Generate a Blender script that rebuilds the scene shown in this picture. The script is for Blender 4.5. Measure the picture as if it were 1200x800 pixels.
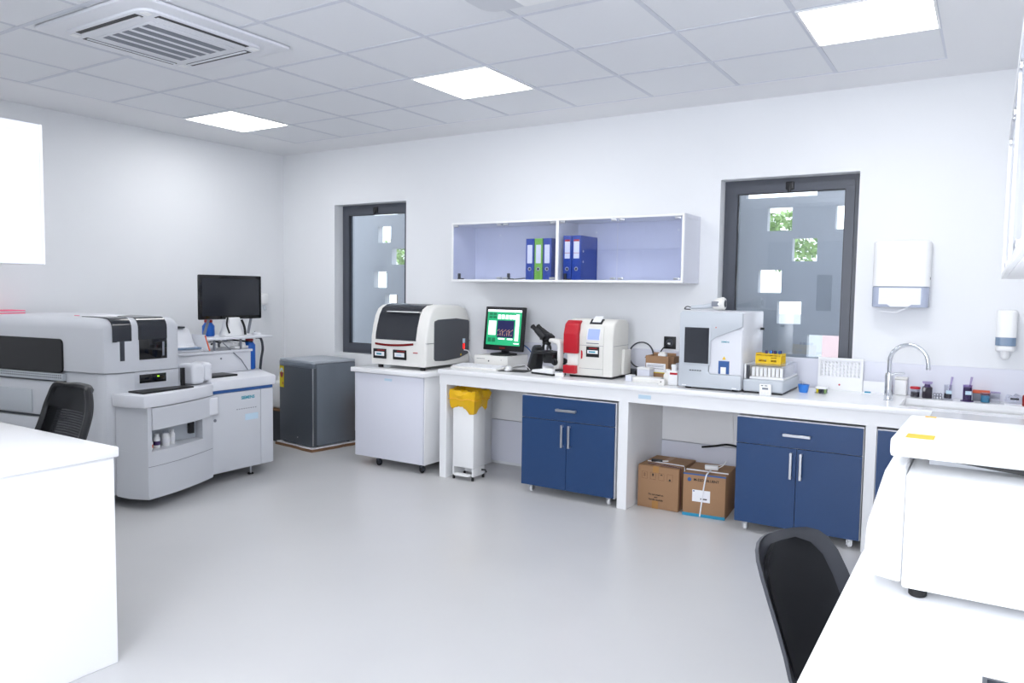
import bpy, bmesh, math, random
from mathutils import Vector, Matrix
random.seed(7)
R = math.radians
PI = math.pi
for o in list(bpy.data.objects): bpy.data.objects.remove(o)
scn = bpy.context.scene
COL = scn.collection

# ---------------------------------------------------------------- camera, world, exposure
cam = bpy.data.cameras.new('camera'); camo = bpy.data.objects.new('camera', cam); COL.objects.link(camo)
cam.sensor_width = 36.0; cam.lens = 888.74 / 1200 * 36; cam.clip_start = .05; cam.clip_end = 200
_r = Vector((0.84647, 0.53225, 0.01417)); _u = Vector((-0.04800, 0.04976, 0.99761)); _f = Vector((-0.53027, 0.84513, -0.06767))
camo.matrix_world = Matrix(((_r.x, _u.x, -_f.x, 6.3153), (_r.y, _u.y, -_f.y, -5.5161), (_r.z, _u.z, -_f.z, 1.5172), (0, 0, 0, 1)))
scn.camera = camo
scn.view_settings.view_transform = 'Standard'; scn.view_settings.look = 'None'
scn.view_settings.exposure = 0.70; scn.view_settings.gamma = 1.0; scn.view_settings.use_curve_mapping = False
w = bpy.data.worlds.new('sky'); scn.world = w; w.use_nodes = True
bg = w.node_tree.nodes['Background']; bg.inputs[0].default_value = (.93, .965, 1, 1); bg.inputs[1].default_value = 2.2
LAMP = 8.0            # strength of the ceiling panels
FILL = 90              # fill lamp added behind the camera to brighten the foreground
a = bpy.data.lights.new('foreground_fill', 'AREA'); a.shape = 'RECTANGLE'; a.size = 1.7; a.size_y = 1.85; a.energy = FILL; a.color = (.97, .985, 1)
ao = bpy.data.objects.new('foreground_fill', a); COL.objects.link(ao); ao.location = (5.6, -6.95, 1.75); ao.rotation_euler = (R(90), 0, 0)

# ---------------------------------------------------------------- materials
def lin(c): return c / 12.92 if c <= .04045 else ((c + .055) / 1.055) ** 2.4
def rgb(c): return (lin(c[0] / 255), lin(c[1] / 255), lin(c[2] / 255), 1)
M = {}
def mat(name, c, rough=.5, metal=0.0, spec=.5, noise=0.0, nscale=20, bump=0.0, bscale=200, emit=0.0, coat=0.0):
    m = bpy.data.materials.new(name); m.use_nodes = True; nt = m.node_tree; b = nt.nodes['Principled BSDF']
    b.inputs['Base Color'].default_value = rgb(c); b.inputs['Roughness'].default_value = rough; b.inputs['Metallic'].default_value = metal
    b.inputs['Specular IOR Level'].default_value = spec; b.inputs['Coat Weight'].default_value = coat
    tc = nt.nodes.new('ShaderNodeTexCoord')
    if noise > 0:
        n = nt.nodes.new('ShaderNodeTexNoise'); n.inputs['Scale'].default_value = nscale; n.inputs['Detail'].default_value = 5
        r = nt.nodes.new('ShaderNodeMapRange'); r.inputs[3].default_value = 1 - noise; r.inputs[4].default_value = 1 + noise
        h = nt.nodes.new('ShaderNodeHueSaturation'); h.inputs['Color'].default_value = rgb(c)
        nt.links.new(tc.outputs['Object'], n.inputs['Vector']); nt.links.new(n.outputs[0], r.inputs[0])
        nt.links.new(r.outputs[0], h.inputs['Value']); nt.links.new(h.outputs[0], b.inputs['Base Color'])
    if bump > 0:
        n2 = nt.nodes.new('ShaderNodeTexNoise'); n2.inputs['Scale'].default_value = bscale
        bp = nt.nodes.new('ShaderNodeBump'); bp.inputs['Strength'].default_value = bump; bp.inputs['Distance'].default_value = .002
        nt.links.new(tc.outputs['Object'], n2.inputs['Vector']); nt.links.new(n2.outputs[0], bp.inputs['Height']); nt.links.new(bp.outputs[0], b.inputs['Normal'])
    if emit > 0:
        b.inputs['Emission Color'].default_value = rgb(c); b.inputs['Emission Strength'].default_value = emit
    M[name] = m; return m
def glass(name, tint=(255, 255, 255), refl=.05, rough=.0, ior=1.5):
    m = bpy.data.materials.new(name); m.use_nodes = True; nt = m.node_tree; nt.nodes.clear()
    out = nt.nodes.new('ShaderNodeOutputMaterial'); mix = nt.nodes.new('ShaderNodeMixShader')
    t = nt.nodes.new('ShaderNodeBsdfTransparent'); t.inputs[0].default_value = rgb(tint)
    g = nt.nodes.new('ShaderNodeBsdfGlossy'); g.inputs['Roughness'].default_value = rough; g.inputs[0].default_value = (1, 1, 1, 1)
    f = nt.nodes.new('ShaderNodeLayerWeight'); f.inputs[0].default_value = .5
    pw = nt.nodes.new('ShaderNodeMath'); pw.operation = 'POWER'; pw.inputs[1].default_value = 5
    ad = nt.nodes.new('ShaderNodeMath'); ad.operation = 'MULTIPLY_ADD'; ad.inputs[1].default_value = .9 - refl; ad.inputs[2].default_value = refl; ad.use_clamp = True
    nt.links.new(f.outputs['Facing'], pw.inputs[0])
    nt.links.new(pw.outputs[0], ad.inputs[0]); nt.links.new(ad.outputs[0], mix.inputs[0]); nt.links.new(t.outputs[0], mix.inputs[1])
    nt.links.new(g.outputs[0], mix.inputs[2]); nt.links.new(mix.outputs[0], out.inputs[0]); M[name] = m; return m
mat('wall', (236, 238, 241), .85, noise=.012, nscale=3, bump=.05, bscale=300)
mat('plaster', (235, 236, 239), .9)
mat('tile', (233, 235, 239), .95, noise=.01, nscale=60, bump=.25, bscale=500)
mat('rail', (214, 217, 226), .7)
mat('lamp', (255, 255, 255), .5, emit=LAMP)
mat('white', (242, 243, 244), .35)
mat('white_lam', (241, 242, 244), .3)
mat('lavender', (222, 224, 235), .35)
mat('worktop', (243, 244, 246), .22)
mat('blue_lam', (30, 64, 110), .4, noise=.03, nscale=40)
mat('steel', (205, 207, 212), .28, 1.0)
mat('chrome', (225, 228, 233), .08, 1.0)
mat('black', (18, 19, 23), .45)
mat('gloss_black', (12, 13, 17), .08)
mat('rubber', (28, 28, 30), .8)
mat('dark_grey', (58, 62, 70), .4)
mat('frame_grey', (76, 80, 90), .35)
mat('skirting', (120, 124, 134), .6)
mat('instrument', (209, 212, 218), .4)
mat('instrument_white', (226, 228, 234), .35)
mat('instrument_grey', (194, 200, 207), .4)
mat('cream', (226, 225, 219), .4)
mat('cream_white', (236, 235, 231), .35)
mat('panel_grey', (78, 80, 86), .5)
mat('smoke', (44, 47, 54), .12)
mat('red', (186, 20, 38), .35)
mat('dark_red', (150, 16, 22), .4)
mat('screen_blue', (122, 136, 255), .3, emit=.75)
mat('yellow', (242, 202, 30), .5)
mat('bag', (236, 186, 18), .4, noise=.08, nscale=25, bump=.4, bscale=60)
mat('kraft', (160, 124, 92), .8, noise=.05, nscale=12, bump=.1)
mat('kraft_dark', (128, 96, 70), .8, noise=.05, nscale=12)
mat('tape', (168, 122, 66), .35)
mat('ink', (44, 36, 34), .8)
mat('paper', (240, 241, 245), .8)
mat('teal', (40, 150, 170), .6)
mat('siemens_blue', (44, 88, 150), .4)
mat('cyan', (40, 140, 176), .5)
mat('pale_blue', (196, 220, 236), .6)
mat('fridge_side', (122, 130, 140), .35, .35)
mat('fridge_door', (100, 106, 114), .3, .55, noise=.05, nscale=4)
mat('fridge_top', (176, 182, 190), .5)
mat('sticker_yellow', (226, 206, 24), .6)
mat('canister_blue', (24, 96, 190), .4)
mat('binder_blue', (22, 66, 158), .45)
mat('binder_green', (122, 190, 60), .45)
mat('purple', (70, 50, 98), .25)
mat('dark_liquid', (46, 40, 52), .15)
mat('blue_cup', (56, 132, 222), .35)
mat('orange', (214, 92, 52), .5)
mat('pink', (255, 128, 160), .6)
mat('sticky', (248, 190, 60), .7)
mat('shell', (66, 68, 74), .36)
mat('chair_pad', (16, 18, 23), .7, bump=.2, bscale=500)
mat('cabinet_back', (225, 227, 238), .4)
mat('ext_wall', (190, 193, 198), .9, noise=.03, nscale=4)
mat('ext_ground', (188, 186, 178), .9, noise=.06, nscale=3)
mat('pink_wall', (236, 206, 206), .9)
mat('leaf', (140, 172, 104), .6, noise=.2, nscale=2)
mat('bark', (96, 82, 66), .9)
mat('green_ui', (28, 150, 100), .4, emit=.55)
mat('navy_ui', (16, 18, 66), .4, emit=.5)
mat('white_ui', (240, 240, 248), .4, emit=.75)
mat('dgreen_ui', (14, 100, 66), .4, emit=.5)
mat('orange_ui', (200, 150, 110), .4, emit=.6)
mat('led_green', (150, 220, 40), .4, emit=1.0)
mat('led_red', (255, 30, 24), .4, emit=1.0)
mat('smoky_clear', (176, 184, 204), .15)
mat('cyan_band', (122, 144, 170), .25)
mat('vent_grey', (128, 132, 142), .6)
mat('door_paint', (206, 211, 220), .5)
glass('window_glass', (240, 244, 248), .09)
glass('cab_glass', (246, 248, 254), .03)
glass('clear', (244, 245, 248), .05)
glass('lilac_clear', (226, 218, 238), .05)
# mesh fabric of the task chair: open weave
def mesh_fabric():
    m = bpy.data.materials.new('mesh_fabric'); m.use_nodes = True; nt = m.node_tree; b = nt.nodes['Principled BSDF']
    b.inputs['Base Color'].default_value = rgb((30, 32, 38)); b.inputs['Roughness'].default_value = .8
    tc = nt.nodes.new('ShaderNodeTexCoord'); wv = nt.nodes.new('ShaderNodeTexWave'); wv.bands_direction = 'Z'; wv.inputs['Scale'].default_value = 28
    tr = nt.nodes.new('ShaderNodeBsdfTransparent'); mx = nt.nodes.new('ShaderNodeMixShader'); mr = nt.nodes.new('ShaderNodeMapRange')
    mr.inputs[3].default_value = .0; mr.inputs[4].default_value = .5
    nt.links.new(tc.outputs['Object'], wv.inputs['Vector']); nt.links.new(wv.outputs[1], mr.inputs[0]); nt.links.new(mr.outputs[0], mx.inputs[0])
    nt.links.new(b.outputs[0], mx.inputs[1]); nt.links.new(tr.outputs[0], mx.inputs[2]); nt.links.new(mx.outputs[0], nt.nodes['Material Output'].inputs[0])
    M['mesh_fabric'] = m
mesh_fabric()
# poured resin floor: pale grey, faintly clouded, satin gloss
def floor_mat():
    m = mat('floor', (198, 199, 202), .28); nt = m.node_tree; b = nt.nodes['Principled BSDF']; tc = nt.nodes.new('ShaderNodeTexCoord')
    n1 = nt.nodes.new('ShaderNodeTexNoise'); n1.inputs['Scale'].default_value = 1.1; n1.inputs['Detail'].default_value = 3
    cr = nt.nodes.new('ShaderNodeValToRGB'); cr.color_ramp.elements[0].position = .2; cr.color_ramp.elements[1].position = .8
    cr.color_ramp.elements[0].color = rgb((200, 200, 201)); cr.color_ramp.elements[1].color = rgb((207, 207, 208))
    n2 = nt.nodes.new('ShaderNodeTexNoise'); n2.inputs['Scale'].default_value = 5; mr = nt.nodes.new('ShaderNodeMapRange'); mr.inputs[3].default_value = .24; mr.inputs[4].default_value = .32
    for n in (n1, n2): nt.links.new(tc.outputs['Object'], n.inputs['Vector'])
    nt.links.new(n1.outputs[0], cr.inputs[0]); nt.links.new(cr.outputs[0], b.inputs['Base Color']); nt.links.new(n2.outputs[0], mr.inputs[0])
floor_mat()

# ---------------------------------------------------------------- geometry helpers
def BM(): return bmesh.new()
def box(x0, x1, y0, y1, z0, z1, bev=0.0, seg=2, bm=None, mx=None):
    b = BM(); v = [b.verts.new(p) for p in ((x0, y0, z0), (x1, y0, z0), (x1, y1, z0), (x0, y1, z0), (x0, y0, z1), (x1, y0, z1), (x1, y1, z1), (x0, y1, z1))]
    for f in ((0, 3, 2, 1), (4, 5, 6, 7), (0, 1, 5, 4), (1, 2, 6, 5), (2, 3, 7, 6), (3, 0, 4, 7)): b.faces.new([v[i] for i in f])
    if bev > 0: bmesh.ops.bevel(b, geom=list(b.edges), offset=min(bev, .49 * min(abs(x1 - x0), abs(y1 - y0), abs(z1 - z0))), segments=seg, affect='EDGES', profile=.5)
    if mx is not None: bmesh.ops.transform(b, matrix=mx, verts=b.verts)
    return join(bm, b)
def join(bm, b):
    if bm is None: return b
    me = bpy.data.meshes.new('t'); b.to_mesh(me); b.free(); bm.from_mesh(me); bpy.data.meshes.remove(me); return bm
def prism(pts, axis, a0, a1, bev=0.0, seg=2, bm=None, sel=None):
    """polygon pts extruded along axis: 'x': pts=(y,z); 'y': pts=(x,z); 'z': pts=(x,y). sel(v0,v1): bevel only those edges"""
    b = BM()
    def P(p, a): return {'x': (a, p[0], p[1]), 'y': (p[0], a, p[1]), 'z': (p[0], p[1], a)}[axis]
    A = [b.verts.new(P(p, a0)) for p in pts]; B = [b.verts.new(P(p, a1)) for p in pts]; n = len(pts)
    b.faces.new(A); b.faces.new(B[::-1])
    for i in range(n): b.faces.new((A[i], B[i], B[(i + 1) % n], A[(i + 1) % n]))
    bmesh.ops.recalc_face_normals(b, faces=b.faces)
    if bev > 0:
        e = [e for e in b.edges if sel is None or sel(e.verts[0].co, e.verts[1].co)]
        bmesh.ops.bevel(b, geom=e, offset=bev, segments=seg, affect='EDGES', profile=.5)
    return join(bm, b)
def lathe(prof, c=(0, 0, 0), seg=20, bm=None, mx=None):
    b = BM(); rings = []
    for r, z in prof:
        rings.append([b.verts.new((r * math.cos(2 * PI * i / seg), r * math.sin(2 * PI * i / seg), z)) for i in range(seg)] if r > 1e-6 else [b.verts.new((0, 0, z))])
    for A, B in zip(rings, rings[1:]):
        for i in range(seg):
            j = (i + 1) % seg
            q = [A[i % len(A)], A[j % len(A)], B[j % len(B)], B[i % len(B)]]; u = []
            for v in q:
                if v not in u: u.append(v)
            if len(u) > 2: b.faces.new(u)
    if len(rings[0]) > 1: b.faces.new(rings[0][::-1])
    if len(rings[-1]) > 1: b.faces.new(rings[-1])
    if mx is not None: bmesh.ops.transform(b, matrix=mx, verts=b.verts)
    bmesh.ops.translate(b, vec=c, verts=b.verts)
    return join(bm, b)
def cyl(r, h, c=(0, 0, 0), axis='z', seg=16, bm=None, bev=0.0):
    pr = [(r, 0), (r, h)] if bev == 0 else [(r - bev, 0), (r, bev), (r, h - bev), (r - bev, h)]
    mx = {'z': Matrix(), 'x': Matrix.Rotation(R(90), 4, 'Y'), 'y': Matrix.Rotation(R(-90), 4, 'X')}[axis]
    return lathe(pr, c, seg, bm, mx)
def tube(path, r, seg=8, bm=None):
    b = BM(); P = [Vector(p) for p in path]; rings = []; up = Vector((0, 0, 1)); n = len(P); N = None
    for i, p in enumerate(P):
        t = (P[min(i + 1, n - 1)] - P[max(i - 1, 0)]).normalized()
        if N is None:
            N = t.cross(up)
            if N.length < 1e-3: N = t.cross(Vector((1, 0, 0)))
        N = (N - t * N.dot(t)).normalized(); B = t.cross(N); rr = r[i] if isinstance(r, (list, tuple)) else r
        rings.append([b.verts.new(p + rr * (math.cos(2 * PI * k / seg) * N + math.sin(2 * PI * k / seg) * B)) for k in range(seg)])
    for A, B in zip(rings, rings[1:]):
        for k in range(seg): b.faces.new((A[k], A[(k + 1) % seg], B[(k + 1) % seg], B[k]))
    b.faces.new(rings[0][::-1]); b.faces.new(rings[-1]); return join(bm, b)
def smooth_path(pts, n=6):
    P = [Vector(p) for p in pts]; out = []
    for i in range(len(P) - 1):
        p0, p1, p2, p3 = P[max(i - 1, 0)], P[i], P[i + 1], P[min(i + 2, len(P) - 1)]
        for k in range(n):
            t = k / n
            out.append(.5 * ((2 * p1) + (p2 - p0) * t + (2 * p0 - 5 * p1 + 4 * p2 - p3) * t * t + (3 * p1 - p0 - 3 * p2 + p3) * t ** 3))
    return out + [P[-1]]
def holed(u0, u1, v0, v1, w0, w1, holes, axes='xzy'):
    """slab u x v, thickness w0..w1, with rectangular holes (u0,u1,v0,v1)"""
    us = sorted({u0, u1, *[h[0] for h in holes], *[h[1] for h in holes]}); vs = sorted({v0, v1, *[h[2] for h in holes], *[h[3] for h in holes]})
    us = [u for u in us if u0 <= u <= u1]; vs = [v for v in vs if v0 <= v <= v1]
    def solid(i, j):
        if i < 0 or j < 0 or i >= len(us) - 1 or j >= len(vs) - 1: return False
        cu, cv = (us[i] + us[i + 1]) / 2, (vs[j] + vs[j + 1]) / 2
        return not any(h[0] < cu < h[1] and h[2] < cv < h[3] for h in holes)
    b = BM(); cache = {}
    def V(u, v, w_):
        k = (u, v, w_)
        if k not in cache:
            d = {axes[0]: u, axes[1]: v, axes[2]: w_}; cache[k] = b.verts.new((d['x'], d['y'], d['z']))
        return cache[k]
    for i in range(len(us) - 1):
        for j in range(len(vs) - 1):
            if not solid(i, j): continue
            a_, c_, d_, e_ = us[i], us[i + 1], vs[j], vs[j + 1]
            for w_ in (w0, w1): b.faces.new((V(a_, d_, w_), V(c_, d_, w_), V(c_, e_, w_), V(a_, e_, w_)))
            for (di, dj, p, q) in ((-1, 0, (a_, d_), (a_, e_)), (1, 0, (c_, d_), (c_, e_)), (0, -1, (a_, d_), (c_, d_)), (0, 1, (a_, e_), (c_, e_))):
                if not solid(i + di, j + dj): b.faces.new((V(*p, w0), V(*q, w0), V(*q, w1), V(*p, w1)))
    bmesh.ops.recalc_face_normals(b, faces=b.faces); return b
def obj(name, bm, m, parent=None, smooth=True, world=True):
    me = bpy.data.meshes.new(name)
    root = parent
    while root is not None and root.parent is not None: root = root.parent
    if root is not None and world and root.get('_w'):
        base = Vector(root['_w']); bmesh.ops.translate(bm, vec=-base, verts=bm.verts)
    bm.to_mesh(me); bm.free(); me.materials.append(M[m])
    if smooth:
        for p in me.polygons: p.use_smooth = True
        me.set_sharp_from_angle(angle=R(38))
    o = bpy.data.objects.new(name, me); COL.objects.link(o)
    if parent is not None: o.parent = parent
    return o
def tag(o, label=None, cat=None, group=None, kind=None):
    if label: o['label'] = label
    if cat: o['category'] = cat
    if group: o['group'] = group
    if kind: o['kind'] = kind
    return o
def thing(name, label, cat, loc=(0, 0, 0), rot=0.0, group=None):
    """Empty at the base; parts are given in world coordinates when rot is None, else in local ones"""
    o = bpy.data.objects.new(name, None); COL.objects.link(o); o.location = loc; o.empty_display_size = .1
    if rot is None: o['_w'] = list(loc)
    else: o.rotation_euler = (0, 0, rot)
    return tag(o, label, cat, group)
def struct(name, bm, m, smooth=False): return tag(obj(name, bm, m, smooth=smooth), kind='structure')
def sub(o, parent):       # make o (same local frame as parent's parent) a sub-part of parent; both untransformed meshes
    o.parent = parent; return o
def copy_tree(o, parent=None):
    c = o.copy(); COL.objects.link(c); c.parent = parent
    for ch in list(o.children): copy_tree(ch, c)
    return c
def text(name, s, size, loc, rot, m, parent, align='LEFT', bold=0.0):
    cu = bpy.data.curves.new('t', 'FONT'); cu.body = s; cu.size = size; cu.extrude = .0004; cu.align_x = align; cu.offset = bold
    t = bpy.data.objects.new('t', cu); COL.objects.link(t)
    bpy.context.view_layer.update()
    me = bpy.data.meshes.new_from_object(t.evaluated_get(bpy.context.evaluated_depsgraph_get())); bpy.data.objects.remove(t); bpy.data.curves.remove(cu)
    mx = Matrix.Translation(loc) @ (rot if isinstance(rot, Matrix) else rot.to_matrix().to_4x4())
    root = parent
    while root is not None and root.parent is not None: root = root.parent
    if root is not None and root.get('_w'): mx = Matrix.Translation(-Vector(root['_w'])) @ mx
    me.transform(mx); me.materials.clear(); me.materials.append(M[m]); me.name = name
    o = bpy.data.objects.new(name, me); COL.objects.link(o); o.parent = parent; return o
FRONT = Matrix.Rotation(R(90), 4, 'X')                                   # lettering on a face looking to -Y
SIDE = Matrix.Rotation(R(90), 4, 'Z') @ Matrix.Rotation(R(90), 4, 'X')   # lettering on a face looking to +X

# ---------------------------------------------------------------- room shell
W, DEP, H = 6.69, 6.8, 2.88
struct('floor', box(-.2, W + .2, -DEP - .2, .2, -.15, 0), 'floor')
WIN = [(.743, 1.668, .861, 2.335), (4.625, 5.552, .861, 2.335)]
struct('wall_back', holed(-.2, W + .2, 0, 3.05, 0, .2, WIN), 'wall')
struct('wall_left', box(-.2, 0, -DEP - .2, 0, 0, 3.05), 'wall')
struct('wall_right', box(W, W + .2, -DEP - .2, 0, 0, 3.05), 'wall')
struct('wall_front', holed(0, W, 0, 3.05, -DEP - .2, -DEP, [(4.72, 6.48, .8, 2.7)]), 'wall')
struct('wall_partition', box(0, 3.40, -4.60, -4.48, 0, H), 'wall')
struct('baseboard_back', box(0, 1.69, -.012, 0, 0, .1), 'skirting')
struct('baseboard_left', box(0, .012, -4.47, -.013, 0, .1), 'skirting')
# ceiling: plaster margin all round, lay-in tiles on a rail grid
GX, GY, NX, NY = .645, -.405, 9, 10
ceil = struct('ceiling', join(holed(0, W, -DEP, 0, H, H + .06, [(GX, GX + .6 * NX, GY - .6 * NY, GY)], 'xyz'), box(0, W, -DEP, 0, H + .06, H + .12)), 'plaster')
LIGHTS = {(i, j) for i in (0, 4, 8) for j in (1, 5, 9)} - {(4, 9)}
tile_me = None
for i in range(NX):
    for j in range(NY):
        if (i, j) in LIGHTS: continue
        if tile_me is None:
            t = obj('ceiling_tile', box(.011, .589, -.589, -.011, .004, .02, .003, 1), 'tile', ceil, False); tile_me = t.data
        else:
            t = bpy.data.objects.new('ceiling_tile', tile_me); COL.objects.link(t); t.parent = ceil
        t.location = (GX + .6 * i, GY - .6 * j, H + (.0012 if (i * 7 + j * 5) % 3 else .0))
for i in range(NX + 1): obj('grid_rail', box(GX + .6 * i - .0125, GX + .6 * i + .0125, GY - .6 * NY, GY, H + .003, H + .012), 'rail', ceil, False)
for j in range(NY + 1): obj('grid_rail', box(GX, GX + .6 * NX, GY - .6 * j - .0125, GY - .6 * j + .0125, H + .0025, H + .0115), 'rail', ceil, False)
names = {(0, 1): 'square white ceiling light panel nearest the left wall corner', (4, 1): 'square white ceiling light panel above the wall cabinet with blue binders', (8, 1): 'square white ceiling light panel above the sink counter', (0, 5): 'square white ceiling light panel between the air conditioner and the partition wall', (4, 5): 'square white ceiling light panel over the middle of the floor between both benches', (8, 5): 'square white ceiling light panel above the big white instrument on the side bench', (0, 9): 'square white ceiling light panel behind the partition wall', (8, 9): 'square white ceiling light panel beside the added window opposite the sink'}
for (i, j) in sorted(LIGHTS):
    t = thing('ceiling_light', names.get((i, j), 'square white ceiling light panel in the half of the room behind the benches'), 'light', (GX + .6 * i + .3, GY - .6 * j - .3, H), 0, 'recessed square ceiling lights')
    obj('light_frame', holed(-.295, .295, -.295, .295, -.004, .03, [(-.283, .283, -.283, .283)], 'xyz'), 'white', t, False)
    obj('diffuser', box(-.283, .283, -.283, .283, .0, .006), 'lamp', t, False)
# wall openings: window_1, window_2
def window(n, x0, x1, z0, z1):
    y0, y1 = .115, .175
    fr = struct('window_%d' % n, holed(x0, x1, z0, z1, y0, y1, [(x0 + .045, x1 - .045, z0 + .045, z1 - .045)]), 'frame_grey')
    s = obj('sash', holed(x0 + .04, x1 - .04, z0 + .04, z1 - .04, y0 - .018, y1 - .02, [(x0 + .098, x1 - .098, z0 + .098, z1 - .098)]), 'frame_grey', fr, False)
    obj('gasket_or_dark_gap', holed(x0 + .096, x1 - .096, z0 + .096, z1 - .096, y0 - .005, y0 + .004, [(x0 + .104, x1 - .104, z0 + .104, z1 - .104)]), 'black', fr, False)
    obj('pane', box(x0 + .098, x1 - .098, y0 + .02, y0 + .026, z0 + .098, z1 - .098), 'window_glass', fr, False)
    xm = (x0 + x1) / 2
    h = obj('latch', box(xm - .028, xm + .028, y0 - .036, y0 - .018, z1 - .085, z1 - .03, .006), 'black', fr)
    obj('latch_lever', box(xm - .012, xm + .012, y0 - .05, y0 - .036, z1 - .105, z1 - .05, .005), 'black', fr)
    obj('hinge', cyl(.009, .09, (x0 + .035, y0 - .012, z0 + .2)), 'frame_grey', fr)
window(1, *WIN[0]); window(2, *WIN[1])
# unseen window added behind the camera for the foreground fill lamp
wf = struct('window_3', holed(4.72, 6.48, .8, 2.7, -DEP - .14, -DEP - .08, [(4.78 + .84 * k, 5.58 + .84 * k, .86, 2.64) for k in range(2)]), 'frame_grey')
for k in range(2): obj('pane', box(4.78 + .84 * k, 5.58 + .84 * k, -DEP - .112, -DEP - .108, .86, 2.64), 'clear', wf, False)
# outside: a screen wall with square openings close to the facade, a yard beyond it
HR = [(4.794, 4.982, 2.012, 2.199), (4.991, 5.174, 1.772, 1.952), (4.738, 4.917, 1.525, 1.707), (4.893, 5.074, 1.281, 1.457), (5.298, 5.48, 2.013, 2.195), (5.128, 5.363, 1.03, 1.203), (4.62, 5.16, 2.275, 2.325)]
HL = [(.686, .868, 2.006, 2.184), (.88, 1.059, 1.769, 1.942), (.625, .81, 1.523, 1.697), (.786, .967, 1.27, 1.449), (.56, .96, 2.30, 2.345), (.64, .82, 1.02, 1.2)]
struct('wall_exterior', holed(-1.6, 7.2, -.15, 3.3, .70, .78, HR + HL), 'ext_wall')
struct('ground_exterior', box(-30, 30, .2, 40, -.3, -.15), 'ext_ground')
struct('wall_boundary', box(-20, 16, 13, 13.2, -.15, 1.05), 'ext_wall')
struct('wall_pink', box(4.84, 5.7, 3.0, 3.5, -.15, 1.35), 'pink_wall')
def tree(label, x, y, zc, rx, rz, n, seed, off=.3):
    rn = random.Random(seed); t = thing('garden_tree', label, 'tree', (x, y, -.15), 0)
    b = BM()
    for k in range(n):
        while True:
            p = Vector((rn.uniform(-1, 1), rn.uniform(-1, 1), rn.uniform(-1, 1)))
            if p.length < 1 and p.length > .35: break
        lump = 1 + .22 * math.sin(5 * p.x + seed) * math.cos(4 * p.z); c = Vector((off + p.x * rx * lump, p.y * rx * lump, zc + .15 + p.z * rz * lump))
        q = Matrix.Rotation(rn.uniform(0, 6.3), 3, Vector((rn.gauss(0, 1), rn.gauss(0, 1), rn.gauss(0, 1))).normalized()); s = rn.uniform(.05, .1)
        b.faces.new([b.verts.new(c + q @ Vector(v)) for v in ((-s, 0, 0), (0, -s * .5, .01), (s, 0, 0), (0, s * .5, .01))])
    tag(obj('foliage', b, 'leaf', t), kind='stuff')
    obj('trunk', tube([(0, 0, 0), (.02, 0, zc * .5), (0, .03, zc * .9), (off, .03, zc + .2)], [.07, .06, .05, .03]), 'bark', t)
tree('leafy green tree seen through the openings outside the sink window', 2.5, 8, 2.42, .85, .48, 1300, 3, .65)
tree('leafy green tree seen through the openings beyond the narrow window', -5.3, 8, 2.2, .75, .42, 1000, 5)

# door seen only as a reflection behind the camera
dr = struct('door_1', holed(3.27, 4.37, 0, 2.34, -DEP, -DEP + .05, [(3.33, 4.31, 0, 2.28)]), 'door_paint')
obj('door_leaf', box(3.33, 4.31, -DEP + .002, -DEP + .04, .005, 2.28), 'door_paint', dr, False)
obj('vision_panel', box(4.03, 4.25, -DEP + .04, -DEP + .045, 1.26, 1.82), 'dark_grey', dr, False)
obj('door_handle', tube([(3.42, -DEP + .04, 1.02), (3.42, -DEP + .09, 1.02), (3.54, -DEP + .09, 1.02)], .01), 'steel', dr)

# ---------------------------------------------------------------- furniture
CT = .878      # bench height
# --- wall counter with sink
t = thing('lab_counter', 'long white counter along the back wall with sink and square legs', 'counter', (4.6, -.35, 0), None)
SX0, SX1, SY0, SY1 = 5.90, 6.56, -.60, -.20
obj('worktop', holed(2.60, W - .003, -.70, -.002, .838, CT, [(SX0, SX1, SY0, SY1)], 'xyz'), 'worktop', t, False)
obj('worktop_nosing', box(2.597, W - .003, -.706, -.70, .842, CT - .004, .002), 'worktop', t)
obj('apron', box(2.605, W - .003, -.69, -.66, .757, .838), 'white_lam', t, False)
for x0, x1 in ((2.605, 2.672), (4.168, 4.240), (5.738, 5.798)): obj('leg', box(x0, x1, -.685, -.02, 0, .8375, .002, 1), 'white_lam', t)
for x0, x1 in ((2.673, 4.167), (4.241, 5.737)):
    obj('back_panel', box(x0, x1, -.03, -.014, .03, .392, .0015, 1), 'lavender', t)
    obj('back_panel', box(x0, x1, -.03, -.014, .396, .8375, .0015, 1), 'white_lam', t)
struct('trim_1', box(2.605, W - .003, -.02, -.001, CT, 1.078, .002, 1), 'lavender')
bs = holed(SX0 - .008, SX1 + .008, SY0 - .008, SY1 + .008, .832, .8375, [(SX0, SX1, SY0, SY1)], 'xyz')
for q in ((SX0 - .006, SX0, SY0, SY1), (SX1, SX1 + .006, SY0, SY1), (SX0 - .006, SX1 + .006, SY0 - .006, SY0), (SX0 - .006, SX1 + .006, SY1, SY1 + .006)): box(q[0], q[1], q[2], q[3], .76, .834, 0, bm=bs)
box(SX0 - .006, SX1 + .006, SY0 - .006, SY1 + .006, .755, .76, bm=bs)
k = obj('basin', bs, 'white', t, False)
obj('drain', cyl(.035, .004, (6.15, -.40, .76)), 'chrome', t)
obj('apron_sticker', box(4.315, 4.405, -.6912, -.69, .79, .817), 'pale_blue', t, False)

def caster(parent, x, y, m='rubber', fm='dark_grey', r=.028, h=.07):
    c = obj('caster', box(x - .016, x + .016, y - .014, y + .014, h - .03, h - .012, .003), fm, parent)
    for q in (-.016, .011): obj('fork_arm', box(x + q, x + q + .005, y - .014, y + .02, r * .7, h - .02), fm, c)
    obj('wheel', cyl(r, .02, (x - .010, y + .008, r), 'x', 16, bev=.004), m, c)
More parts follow.
